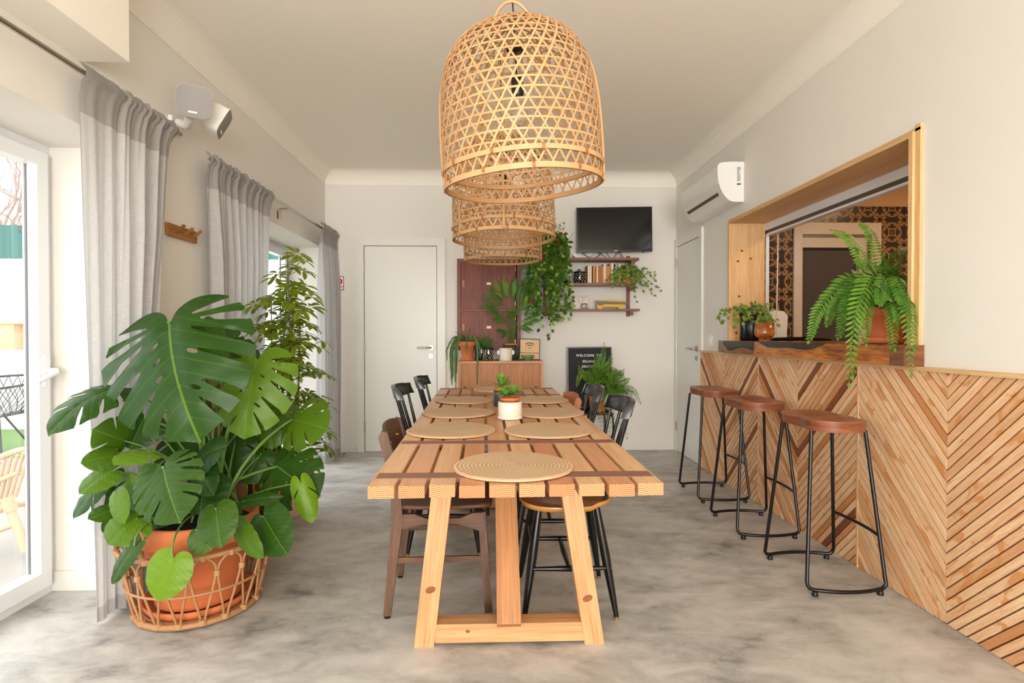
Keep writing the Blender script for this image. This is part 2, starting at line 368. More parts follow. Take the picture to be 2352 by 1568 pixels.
    def lathe(s, prof, c=(0, 0, 0), n=32, tone=0, m=0, vs_scale=None, frame=None, uvk=None):
        c = Vector(c); vs = []; K = len(prof)
        for r, z in prof:
            for k in range(n):
                a = 2*PI*k/n; p = Vector((r*math.cos(a), r*math.sin(a), z))
                vs.append(c+(frame @ p if frame else p))
        fs = []; uvs = []; L = 0
        for i in range(K-1):
            dl = math.hypot(prof[i+1][0]-prof[i][0], prof[i+1][1]-prof[i][1])
            for k in range(n):
                k2 = (k+1) % n; fs.append((i*n+k, i*n+k2, (i+1)*n+k2, (i+1)*n+k))
                if uvk:
                    ku = uvk[0]*max(1, round(2*PI*prof[i][0]/.02))/n if uvk[0] < 0 else uvk[0]
                    uvs.append([(k*ku, L/uvk[1]), ((k+1)*ku, L/uvk[1]), ((k+1)*ku, (L+dl)/uvk[1]), (k*ku, (L+dl)/uvk[1])])
                else: uvs.append([(k/n*.6, L), ((k+1)/n*.6, L), ((k+1)/n*.6, L+dl), (k/n*.6, L+dl)])
            L += dl
        s.add(vs, fs, uvs, tone, m, True)
        if prof[0][0] > 1e-4: s.add(vs[:n], [tuple(range(n))[::-1]], None, tone, m)
        if prof[-1][0] > 1e-4: s.add(vs[-n:], [tuple(range(n))], None, tone, m)
        return s
    def prism(s, poly, axis, a, b, tone=0, m=0, smooth=False, mend=None):
        """poly 2D extruded along axis index from a to b"""
        o = [k for k in range(3) if k != axis]; K = len(poly)
        def P(q, t):
            v = [0, 0, 0]; v[o[0]] = q[0]; v[o[1]] = q[1]; v[axis] = t; return v
        A = [P(q, a) for q in poly]; B = [P(q, b) for q in poly]
        off = R.uniform(0, 30); L = 0
        for k in range(K):
            k2 = (k+1) % K; d = math.hypot(poly[k2][0]-poly[k][0], poly[k2][1]-poly[k][1])
            s.add([A[k], A[k2], B[k2], B[k]], [(0, 1, 2, 3)], [[(a+off, L), (a+off, L+d), (b+off, L+d), (b+off, L)]], tone, m, smooth); L += d
        me = m if mend is None else mend
        s.add(A, [tuple(range(K))[::-1]], [[(q[0], q[1]) for q in poly][::-1]], tone, me); s.add(B, [tuple(range(K))], [[(q[0], q[1]) for q in poly]], tone, me)
        return s
    def leaf(s, base, tip, nrm, w, n=4, bulge=.1, fold=.15, tone=0, m=0, peak=.45, curl=0):
        """simple two-sided blade, widest at peak"""
        base, tip = Vector(base), Vector(tip); a = tip-base; L = a.length
        if L < 1e-6: return s
        a.normalize(); nr = Vector(nrm); nr = nr-a*nr.dot(a)
        if nr.length < 1e-4: nr = a.orthogonal()
        nr.normalize(); sd = a.cross(nr)
        vs = []; 
        for i in range(n+1):
            t = i/n
            ww = w/2*math.sin(PI*(t/peak/2 if t < peak else .5+(t-peak)/(1-peak)/2))**.8 if 0 < t < 1 else .0
            c = base+a*L*t+nr*(bulge*4*t*(1-t)*L - curl*L*t*t)
            vs += [c-sd*ww+nr*fold*ww, c, c+sd*ww+nr*fold*ww]
        fs = []; uvs = []
        for i in range(n):
            t0, t1 = i/n, (i+1)/n; b0, b1 = i*3, (i+1)*3
            fs.append((b0, b0+1, b1+1, b1)); uvs.append([(t0, -1), (t0, 0), (t1, 0), (t1, -1)])
            fs.append((b0+1, b0+2, b1+2, b1+1)); uvs.append([(t0, 0), (t0, 1), (t1, 1), (t1, 0)])
        return s.add(vs, fs, uvs, tone, m, True)
    def build(s, name, mats, parent=None, bev=0, loc=None, merge=False):
        me = bpy.data.meshes.new(name)
        vs = s.v
        if parent is not None:
            org = getattr_origin(parent)
        elif loc is not None: org = Vector(loc)
        else:
            xs, ys, zs = zip(*vs); org = Vector(((min(xs)+max(xs))/2, (min(ys)+max(ys))/2, min(zs)))
        me.from_pydata([(v[0]-org[0], v[1]-org[1], v[2]-org[2]) for v in vs], [], s.f)
        if not isinstance(mats, (list, tuple)): mats = [mats]
        for q in mats: me.materials.append(M[q] if isinstance(q, str) else q)
        ul = me.uv_layers.new(name='UVMap'); flat = [c for f in s.uv for p in f for c in p]
        ul.data.foreach_set('uv', flat)
        at_ = me.attributes.new('tone', 'FLOAT', 'FACE'); at_.data.foreach_set('value', [float(t) for t in s.t])
        me.polygons.foreach_set('material_index', s.m); me.polygons.foreach_set('use_smooth', s.s)
        me.update()
        o = bpy.data.objects.new(name, me); COL.objects.link(o)
        if parent is not None: o.parent = parent; o['_o'] = tuple(org)
        else: o.location = org; o['_o'] = tuple(org)
        if bev:
            b = o.modifiers.new('bevel', 'BEVEL'); b.width = bev; b.segments = 2; b.limit_method = 'ANGLE'; b.angle_limit = .7
            o['_m'] = 1
        return o
def getattr_origin(p): return Vector(p['_o'])
def empty(name, loc=(0, 0, 0), label=None, cat=None, group=None, kind=None):
    o = bpy.data.objects.new(name, None); COL.objects.link(o); o.location = loc; o['_o'] = tuple(loc); o.empty_display_size = .05
    return tag(o, label, cat, group, kind)
def tag(o, label=None, cat=None, group=None, kind=None):
    if label: o['label'] = label
    if cat: o['category'] = cat
    if group: o['group'] = group
    if kind: o['kind'] = kind
    return o
def copy_tree(o, parent=None):
    c = o.copy(); COL.objects.link(c); c.parent = parent
    for ch in list(o.children): copy_tree(ch, c)
    return c
def place(o, loc, rz=0): o.location = loc; o.rotation_euler = (0, 0, rz)
def bez(a, b, c, d, n=10):
    a, b, c, d = map(Vector, (a, b, c, d)); out = []
    for i in range(n+1):
        t = i/n; u = 1-t; out.append(a*u**3+b*3*u*u*t+c*3*u*t*t+d*t**3)
    return out
def crv(pts, n=6):
    """Catmull-Rom through pts"""
    P = [Vector(p) for p in pts]; P = [P[0]*2-P[1]]+P+[P[-1]*2-P[-2]]; out = []
    for i in range(1, len(P)-2):
        for k in range(n):
            t = k/n; a, b, c, d = P[i-1:i+3]
            out.append(.5*((2*b)+(c-a)*t+(2*a-5*b+4*c-d)*t*t+(3*b-a-3*c+d)*t**3))
    out.append(P[-2]); return out
def text(name, body, size, loc, rot, mat, parent, ext=.0008, space=1.0, align='CENTER'):
    cu = bpy.data.curves.new(name, 'FONT'); cu.body = body; cu.size = size; cu.extrude = ext; cu.align_x = align; cu.space_character = space; cu.offset = size*.018
    t = bpy.data.objects.new(name, cu); COL.objects.link(t); dg = bpy.context.evaluated_depsgraph_get()
    me = bpy.data.meshes.new_from_object(t.evaluated_get(dg)); bpy.data.objects.remove(t)
    me.transform(Matrix.Translation(Vector(loc)-getattr_origin(parent)) @ rot.to_4x4()); me.materials.clear(); me.materials.append(M[mat])
    o = bpy.data.objects.new(name, me); COL.objects.link(o); o.parent = parent; o['_o'] = parent['_o']; return o
FACE_Y = Matrix(((1, 0, 0), (0, 0, -1), (0, 1, 0)))   # text plane facing -y

# ------------------------------------------------------------------ the room
XL, XR, YD, YB, CZ, ZT = -1.663, 1.826, 5.53, -4.6, 2.76, 2.63
def st(o): o['kind'] = 'structure'; return o
st(MB().box(-2.07, 4.7, YB-.2, YD+.2, -.1, 0).build('floor', 'floor'))
w = MB(); XO = -2.06
for y0, y1, z0, z1 in ((YB, -3.4, 0, 3), (-3.4, -.1, 2.2, 3), (-.1, .95, 0, 3), (.95, 2.575, 2.0, 3), (2.575, 3.4, 0, 3), (3.4, 5.43, 2.0, 3), (5.43, YD, 0, 3)):  # the piece behind the camera spans an opening added for more daylight
    w.box(XO, XL, y0, y1, z0, z1)
st(w.build('wall_left', 'wall'))
st(MB().box(XO, 2.1, YD, YD+.2, 0, 3).build('wall_back', 'wall'))
w = MB(); OY0, OY1, OZ0, OZ1 = 2.345, 4.235, 1.02, 2.03
w.box(XR, 2.08, YB, OY0, 0, 3); w.box(XR, 2.08, OY1, YD, 0, 3); w.box(XR, 2.08, OY0, OY1, 0, OZ0); w.box(XR, 2.08, OY0, OY1, OZ1, 3)
st(w.build('wall_right', 'wall'))
w = MB()  # unseen rear wall, its wide unglazed opening assumed to bring in daylight
w.box(XO, -1.5, YB-.2, YB, 0, 3); w.box(1.7, 2.1, YB-.2, YB, 0, 3); w.box(-1.5, 1.7, YB-.2, YB, 2.55, 3); w.box(-1.5, 1.7, YB-.2, YB, 0, .3)
st(w.build('wall_rear', 'wall'))
# ceiling with a soft cove all round
w = MB(); w.box(XL-.1, XR+.1, YB-.1, YD+.1, CZ, CZ+.1)
def cove(n=8, r=.13):
    pr = [(0, ZT), (.006, ZT), (.006, ZT+.004)]
    for i in range(n+1):
        a = i/n*PI/2; pr.append((r-r*math.cos(a)+.006*0, CZ-r+r*math.sin(a)))
    return pr
pr = cove()
vsL = []
def loop(d, z): return [(XL+d, YB, z), (XL+d, YD-d, z), (XR-d, YD-d, z), (XR-d, YB, z)]
for i in range(len(pr)-1):
    a, b = loop(*pr[i]), loop(*pr[i+1])
    for k in range(3): w.add([a[k], a[k+1], b[k+1], b[k]], [(0, 1, 2, 3)], smooth=i >= 2)
st(w.build('ceiling', 'ceiling'))
# boxed-in soffit above the glazed door
st(MB().box(XL-.01, -1.477, .2, 2.31, 2.26, CZ).build('trim_1', 'ceiling'))
# baseboards
def bb(name, *b): st(MB().box(*b).build(name, 'white', bev=.003))
bb('baseboard_back', XL, -1.36, YD-.014, YD, 0, .066); bb('baseboard_back', -.48, XR, YD-.014, YD, 0, .066)
bb('baseboard_left', XL, XL+.014, 2.575, 3.4, 0, .066); bb('baseboard_left', -2.0, XL, 2.561, 2.575, 0, .088)

def room_door(name, x0, x1, zt, fx0, fx1, fzt, hinge_side, T, handle_dir):
    """T maps local (along, out, z) to the room"""
    d = empty(name, T(0, 0, 0), kind='structure')
    def bx(mb, a0, a1, o0, o1, z0, z1, **k):
        p, q = T(a0, o0, z0), T(a1, o1, z1)
        return mb.box(min(p[0], q[0]), max(p[0], q[0]), min(p[1], q[1]), max(p[1], q[1]), z0, z1, **k)
    f = MB(); bx(f, fx0, x0-.006, 0, .02, 0, fzt); bx(f, x1+.006, fx1, 0, .02, 0, fzt); bx(f, x0-.006, x1+.006, 0, .018, zt+.006, fzt)
    f.build('frame', 'white', d, bev=.003)
    bx(MB(), x0-.006, x1+.006, 0, .004, 0, zt+.006).build('gap_sheet', 'gap', d)  # dark sheet behind the panel that draws the gap line
    bx(MB(), x0, x1, 0, .012, .004, zt).build('door_panel', 'white', d, bev=.002)
    hx = x0-.003 if hinge_side < 0 else x1+.003
    for z in (.25, 1.02, 1.86):
        h = MB(); a, b = T(hx, .017, z-.045), T(hx, .017, z+.045); h.tube([a, b], .008, 8); h.build('hinge', 'steel', d)
    lx = x1-.055 if hinge_side < 0 else x0+.055
    h = MB(); z = 1.03
    c = Vector(T(lx, .014, z)); nrm = (Vector(T(lx, 1, z))-Vector(T(lx, 0, z))).normalized(); al = (Vector(T(1, 0, z))-Vector(T(0, 0, z))).normalized()*handle_dir
    h.tube([c, c+nrm*.008], .026, 20); h.tube([c+nrm*.008, c+nrm*.045, c+nrm*.05+al*.012, c+nrm*.05+al*.13], .0095, 10)
    h.build('handle', 'steel', d)
    h = MB(); c = Vector(T(lx, .013, z-.085)); h.tube([c, c+nrm*.007], .024, 20); kp = h.build('keyhole_plate', 'steel', d)
    MB().obox(c+nrm*.008, (.004, .004, .016)).build('keyhole', 'gap', kp)
    return d
room_door('door_1', -1.278, -.572, 2.03, -1.356, -.486, 2.112, -1, lambda a, o, z: (a, YD-o, z), -1)
room_door('door_2', 4.87, 5.462, 2.02, 4.8, 5.526, 2.10, 1, lambda a, o, z: (XR-o, a, z), 1)
# glazed doors in the left wall
def glazed(name, y0, y1, mull):
    d = empty(name, (-2.03, (y0+y1)/2, 0), kind='structure')
    xo, xi = -2.05, -2.0
    f = MB()
    for a, b, c, e in ((y0, y0+.045, 0, 2), (y1-.045, y1, 0, 2)): f.box(xo, xi, a, b, c, e)
    f.box(xo, xi, y0+.045, y1-.045, 1.955, 2.0); f.box(xo, xi, y0+.045, y1-.045, 0, .045)
    f.build('window_frame', 'upvc', d, bev=.004)
    ys = [y0+.045, y0+(y1-y0)/2, y1-.045] if mull else [y0+.045, y1-.045]
    for a, b in zip(ys[:-1], ys[1:]):
        s = MB(); X0, X1 = -2.040, -1.975
        s.box(X0, X1, a, a+.058, .045, 1.955); s.box(X0, X1, b-.058, b, .045, 1.955); s.box(X0, X1, a+.058, b-.058, 1.895, 1.955); s.box(X0, X1, a+.058, b-.058, .045, .115)
        so = s.build('sash', 'upvc', d, bev=.004)
        MB().box(-2.036, -2.030, a+.058, b-.058, .115, 1.895).build('window_pane', 'glass', so)
        g = MB()
        for p, q, r_, t in ((a+.058, a+.063, .115, 1.895), (b-.063, b-.058, .115, 1.895)): g.box(-2.028, -2.020, p, q, r_, t)
        g.build('gasket', 'sticker', so)
    return d, ys
wd1, ys = glazed('window_1', .95, 2.575, True)
h = MB(); h.box(-1.975, -1.963, 2.488, 2.516, .93, 1.07); h.tube([(-1.963, 2.502, 1.0), (-1.925, 2.502, 1.0), (-1.915, 2.49, .995), (-1.915, 2.385, .955)], [.012, .012, .012, .009], 10)
h.build('door_handle', 'upvc', wd1, bev=.002)
wd2, _ = glazed('window_2', 3.4, 5.43, True)
# serving hatch lining, shutter track
hw = empty('window_3', (1.95, 3.29, OZ0), kind='structure')
MB().box(1.80, 2.08, OY1-.0, OY1-.022, OZ0, OZ1, grain=2).build('window_frame', 'jamb', hw, bev=.002)
MB().box(1.80, 2.08, OY0, OY0+.022, OZ0, OZ1, grain=2).build('window_frame', 'jamb', hw, bev=.002)
MB().box(1.80, 2.08, OY0+.022, OY1-.022, OZ1-.022, OZ1, grain=1, tone=.35).build('window_frame', 'jamb', hw, bev=.002)
kn_ = MB()
for kx, kz in ((1.90, 1.80), (1.97, 1.74), (1.87, 1.72), (1.88, 1.45), (1.95, 1.25), (1.86, 1.17)):
    rg = [(kx+.012*math.cos(k*PI/6), OY1-.0226, kz+.009*math.sin(k*PI/6)) for k in range(12)]; kn_.add(rg, [tuple(range(12))], [[(q[0], q[2]) for q in rg]])
kn_.build('knots', 'knot', hw)
t_ = MB(); t_.box(1.812, 1.826, OY0-.03, OY0, OZ0, OZ1+.028, grain=2); t_.box(1.812, 1.826, OY1, OY1+.008, OZ0, OZ1+.02, grain=2); t_.box(1.812, 1.826, OY0-.03, OY1+.008, OZ1, OZ1+.012, grain=1)
t_.build('window_trim', 'jamb', hw, bev=.002)
t_ = MB(); t_.box(2.08, 2.13, OY0, OY1, OZ1-.075, OZ1-.02); t_.build('shutter_rail', 'upvc', hw, bev=.002)
t_ = MB(); t_.box(2.09, 2.12, OY0, OY1, OZ1-.10, OZ1-.075); t_.build('shutter_slot', 'gap', hw)
t_ = MB(); t_.box(2.085, 2.13, OY0, OY1, OZ1-.115, OZ1-.10); t_.box(2.085, 2.11, OY1-.03, OY1-.022, OZ0+.09, OZ1-.1); t_.build('shutter_guide', 'upvc', hw)
tag(MB().tube([(2.16, 4.17, 1.92), (2.15, 4.16, 1.5), (2.14, 4.15, 1.13)], .004, 6).build('pull_cord', 'upvc'), 'white hanging pull cord inside the hatch beside the tiles', 'cord')
# kitchen beyond the hatch
KY = 4.38
w = MB(); w.box(2.08, 2.458, KY, KY+.2, 0, 2.185, m=1); w.box(3.024, 4.7, KY, KY+.2, 0, 2.185, m=1); w.box(2.458, 3.024, KY, KY+.2, 1.965, 2.185, m=1)
w.box(2.08, 4.7, KY+.01, KY+.2, 2.185, 3); w.box(2.08, 4.7, KY+.5, KY+.6, 0, 3)
o = w.build('wall_kitchen_back', ['kitplaster', 'tile'], loc=(2.1, KY, .08)); st(o)
st(MB().box(4.5, 4.7, .3, KY+.6, 0, 3).build('wall_kitchen_right', 'kitplaster')); st(MB().box(2.08, 4.7, .2, .4, 0, 3).build('wall_kitchen_front', 'kitplaster'))
st(MB().box(2.08, 4.7, .3, KY+.6, 2.62, 2.75).build('ceiling_kitchen', 'kitplaster'))
kd = empty('door_3', (2.74, KY, 0), kind='structure')
f = MB(); f.box(2.39, 2.458, KY-.02, KY, 0, 2.05); f.box(3.024, 3.10, KY-.02, KY, 0, 2.05); f.box(2.458, 3.024, KY-.02, KY+.005, 1.958, 2.05)
f.box(2.95, 3.03, KY+.03, KY+.12, 0, 1.985); f.box(2.45, 2.95, KY+.03, KY+.12, 1.86, 1.985); f.build('frame', 'kitframe', kd, bev=.004)
MB().box(2.46, 2.95, KY+.07, KY+.11, 0, 1.86).build('door_panel', 'kitdark', kd); MB().box(2.458, 2.474, KY+.055, KY+.07, 1.65, 1.73).build('hinge', 'steel', kd)

# ------------------------------------------------------------------ timber bar front with chevron slats
XP = 1.803
def clip(poly, f):
    out = []
    for i in range(len(poly)):
        a, b = poly[i], poly[(i+1) % len(poly)]; fa, fb = f(a), f(b)
        if fa >= 0: out.append(a)
        if (fa >= 0) != (fb >= 0):
            t = fa/(fa-fb); out.append((a[0]+(b[0]-a[0])*t, a[1]+(b[1]-a[1])*t))
    return out
def chevron(y0, y1, yc, darks, label):
    p = empty('bar_front_panel', (XP, (y0+y1)/2, 0), label, 'wall panel', 'chevron panels of the bar front')
    MB().box(XP+.013, XR, y0, y1, 0, 1.004).build('backing', 'backing', p)
    mb = MB(); pitch = .0475; Hh = 1.004
    for sgn, (a, b) in ((-1, (y0, yc)), (1, (yc, y1))):
        rect = [(a+.001, 0.002), (b-.001, .002), (b-.001, Hh), (a+.001, Hh)]
        # c = z - |y-yc|
        k = int((-.6)/pitch)-1
        while k*pitch < Hh:
            c0 = k*pitch; c1 = c0+pitch-.0085
            P = clip(rect, lambda q: q[1]-abs(q[0]-yc)-c0); P = clip(P, lambda q: c1-(q[1]-abs(q[0]-yc))) if len(P) > 2 else P
            dk = any(abs(c0-d) < pitch/2 and s in (0, sgn) for d, s in darks)
            if len(P) > 2:
                al = lambda q: (abs(q[0]-yc)+q[1])/math.sqrt(2)
                lo, hi = min(map(al, P)), max(map(al, P)); cuts = [lo]
                if not dk and hi-lo > .3 and R.random() < .6: cuts.append(R.uniform(lo+.1, hi-.1))
                cuts.append(hi)
                base = R.choice([0, 0, .05, .1, .2, .35, .5, .8])
                for c_, e_ in zip(cuts[:-1], cuts[1:]):
                    Q = clip(P, lambda q: al(q)-c_-.0004); Q = clip(Q, lambda q: e_-.0004-al(q)) if len(Q) > 2 else Q
                    if len(Q) < 3: continue
                    off = (R.uniform(0, 50), R.uniform(0, 50)); th = XP+R.uniform(-.002, .002)
                    if sgn < 0: pass
                    fr = [(th, q[0], q[1]) for q in Q]; bk = [(XP+.014, q[0], q[1]) for q in Q]
                    uvf = [(al(q)+off[0], (q[1]-abs(q[0]-yc))/math.sqrt(2)+off[1]) for q in Q]
                    tn = min(1, max(0, base+R.uniform(-.1, .15))); m_ = 1 if dk else 0; K = len(Q)
                    mb.add(fr, [tuple(range(K))[::-1]], [uvf[::-1]], tn, m_)
                    for i in range(K):
                        j = (i+1) % K; mb.add([fr[i], fr[j], bk[j], bk[i]], [(0, 1, 2, 3)], [[uvf[i], uvf[j], uvf[j], uvf[i]]], min(1, tn+.2), m_)
            k += 1
    mb.build('slats', ['slat', 'slatdark'], p)
    MB().box(XP-.002, XR, y1-.006, y1+.006, 0, 1.004, grain=2).build('edge_strip', 'jamb', p)
    return p
chevron(3.741, 4.797, 4.305, [(.44, 0), (-.05, -1)], 'farthest chevron slat panel of the bar front, beside the white door')
chevron(2.702, 3.735, 3.242, [(.42, 0), (.74, -1), (-.3, -1)], 'middle chevron slat panel with dark brown V, behind the bar stools')
chevron(1.62, 2.696, 2.152, [(-.49, -1)], 'nearest full chevron slat panel, right of the closest bar stool')
chevron(.4, 1.614, 1.06, [], 'chevron slat panel cut by the right edge of the picture')
tag(MB().box(1.788, XR, .4, 4.80, 1.004, 1.02, grain=1).build('bar_cap_strip', 'jamb', bev=.002), 'thin pale pine strip capping the chevron bar front', 'trim strip')
# live-edge counter slab
sl = empty('bar_counter', (1.95, 3.23, 1.02), 'glossy live-edge dark wooden counter slab lying in the serving hatch', 'counter')
mb = MB(); tops = []
y0s, y1s = 2.30, 4.25
segs = [(y0s, 2.385, .6, 0), (2.385, 3.66, .0, 0), (3.66, 4.25, .55, 0)]
for a, b, tn, _ in segs:
    mb.box(1.735, 1.824, a, b, 1.021, 1.111, tone=tn, grain=1)
    mb.box(1.824, 2.45, max(a, OY0+.023), min(b, OY1-.023), 1.021, 1.111, tone=tn, grain=1)
mb.build('slab', 'slab', sl, bev=.003)
bk = MB()
prof = []
for i in range(41):
    t = i/40; y = 2.85+t*(3.60-2.85); dz = .052*math.sin(PI*min(1, t*1.0))**.7*(.8+.2*math.sin(9*t)); prof.append((y, dz))
for (ya, da), (yb, db) in zip(prof[:-1], prof[1:]):
    bk.add([(1.7335, ya, 1.11), (1.7335, yb, 1.11), (1.7335, yb, 1.11-db), (1.7335, ya, 1.11-da)], [(0, 1, 2, 3)])
    bk.add([(1.7335, ya, 1.1118), (1.7335, yb, 1.1118), (1.80+.05*db/.05, yb, 1.1118), (1.80+.05*da/.05, ya, 1.1118)], [(0, 1, 2, 3)])
bk.build('bark_edge', 'bark', sl); bk = MB()
for i in range(14):
    t0, t1 = i/14, (i+1)/14; ya, yb = 3.66+t0*.5, 3.66+t1*.5
    za, zb = 1.045+.02*math.sin(5*t0)+.06*max(0, t0-.75)*4, 1.045+.02*math.sin(5*t1)+.06*max(0, t1-.75)*4
    bk.add([(1.7333, ya, 1.109), (1.7333, yb, 1.109), (1.7333, yb, min(1.108, zb)), (1.7333, ya, min(1.108, za))], [(0, 1, 2, 3)])
bk.build('bark_edge', 'bark', sl)

# ------------------------------------------------------------------ dining table
TZ = .76
tb = empty('dining_table', (.04, 2.8, 0), 'long slatted pine dining table with trestle legs in the middle of the room', 'table')
tones = [.15, .55, .25, .75, .5, .12, .8, .1, .6, .0]
for i in range(10):
    mb = MB(); mb.ringoff = (R.uniform(-.04, .04), R.choice([-.07, .06, -.09, .03]))
    a = Vector((-.297+i*.0793, 1.458+R.uniform(-.004, .006), TZ-.016)); b = Vector((-.3695+i*.0853, 4.16+R.uniform(-.006, .006), TZ-.016))
    mb.beam(a, b, .068, .032, tone=tones[i], mend=1)
    mb.build('board', ['table', 'pineend'], tb, bev=.0035)
for y in (1.566, 2.05, 3.66, 4.08):
    f = (y-1.458)/2.7; x0 = -.33-.073*f; x1 = .450-.018*f
    MB().box(x0+.004, x1-.004, y-.03, y+.03, TZ-.012, TZ+.0008, grain=0).build('inlay_strip', 'walnut', tb, bev=.001)
for sgn, Y0 in ((-1, 2.05), (1, 3.66)):
    yf = Y0+.035
    for xb, xt, kn in ((-.262, -.178, .215), (.373, .262, .175)):
        mb = MB(); p0 = Vector((xb, yf, 0)); p1 = Vector((xt, yf, TZ-.032)); d = (p1-p0).normalized()
        ex = Vector((1, 0, 0)); poly = [(xb-.037, .0), (xb+.037, .0), (xt+.037, TZ-.033), (xt-.037, TZ-.033)]
        mb.prism([(q[0], q[1]) for q in poly], 1, Y0, Y0+.07)
        # straighten grain: run u along the leg
        for fi, f in enumerate(mb.f): mb.uv[fi] = [(mb.v[k][2]+kn, mb.v[k][0]-(xb+(xt-xb)*mb.v[k][2]/.73)+mb.v[k][1]) for k in f]
        zk = kn; c = p0+d*zk; rg = []
        for k in range(16): rg.append((c.x+.019*math.cos(k*PI/8), Y0-.0006, c.z+.013*math.sin(k*PI/8)+.004*math.cos(k*PI/8)))
        mb.add(rg, [tuple(range(16))], [[(q[0], q[2]) for q in rg]], 0, 1)
        mb.build('leg', ['pine', 'knot'], tb, bev=.003)
    mb = MB(); mb.ringoff = (0, 0); mb.box(-.222, .338, Y0+.004, Y0+.072, .012, .082, grain=0, tone=.1, mend=0)
    rg = [(-.10+.008*math.cos(k*PI/6), Y0+.0034, .055+.006*math.sin(k*PI/6)) for k in range(12)]; mb.add(rg, [tuple(range(12))], None, 0, 1)
    mb.build('floor_beam', ['pine', 'knot'], tb, bev=.003)
    mb = MB(); yb = 2.035 if sgn < 0 else 3.735; yt = 2.50 if sgn < 0 else 3.25
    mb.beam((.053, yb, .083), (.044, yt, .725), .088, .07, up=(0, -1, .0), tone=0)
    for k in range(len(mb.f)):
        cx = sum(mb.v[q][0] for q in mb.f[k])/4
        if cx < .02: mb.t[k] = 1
    mb.build('brace', 'brace', tb, bev=.006)

# placemats
def placemat(x, y, r, label):
    mb = MB(); z = TZ+.001; rows = 15; n = 64; prof = []
    for i in range(rows):
        r0, r1 = r*i/rows, r*(i+1)/rows
        if i == 0: prof.append((.0005, .006))
        prof += [((r0+r1)/2, .0092), (r1, .0058)]
    prof += [(r+.001, .003), (r-.002, .0), (.0005, 0)]
    vs = []; fs = []; uvs = []; K = len(prof); ph = R.uniform(0, 6)
    for rr, zz in prof:
        for k in range(n):
            a = 2*PI*k/n; wob = 1+.006*math.sin(3*a+ph)+.003*math.sin(17*a+ph); vs.append((x+rr*wob*math.cos(a), y+rr*wob*math.sin(a), z+zz+(.0015*math.sin(2*a+ph)+.0015)*rr/r))
    for i in range(K-1):
        mrow = (i/2); cnt = max(6, round(2*PI*max(prof[i][0], .01)/.013))
        for k in range(n):
            k2 = (k+1) % n; u0, u1 = k*cnt/n, (k+1)*cnt/n
            fs.append((i*n+k, i*n+k2, (i+1)*n+k2, (i+1)*n+k)); uvs.append([(u0, i*.5), (u1, i*.5), (u1, i*.5+.5), (u0, i*.5+.5)])
    mb.add(vs, fs, uvs, 0, 0, True)
    return tag(mb.build('placemat', 'straw'), label, 'placemat', 'round woven placemats on the dining table')
placemat(.057, 1.648, .178, 'round straw placemat alone at the near end of the table')
placemat(-.1775, 2.275, .181, 'round straw placemat on the left, nearest of the left row')
placemat(.2175, 2.255, .177, 'round straw placemat on the right, nearest of the right row')
placemat(-.179, 2.79, .18, 'round straw placemat on the left, level with the white succulent pot')
placemat(.268, 2.775, .18, 'round straw placemat on the right, level with the white succulent pot')
placemat(-.182, 3.31, .168, 'round straw placemat on the left, farthest of the left row')
placemat(.272, 3.31, .172, 'round straw placemat on the right, farthest of the right row')
placemat(.025, 3.97, .177, 'round straw placemat alone at the far end of the table')

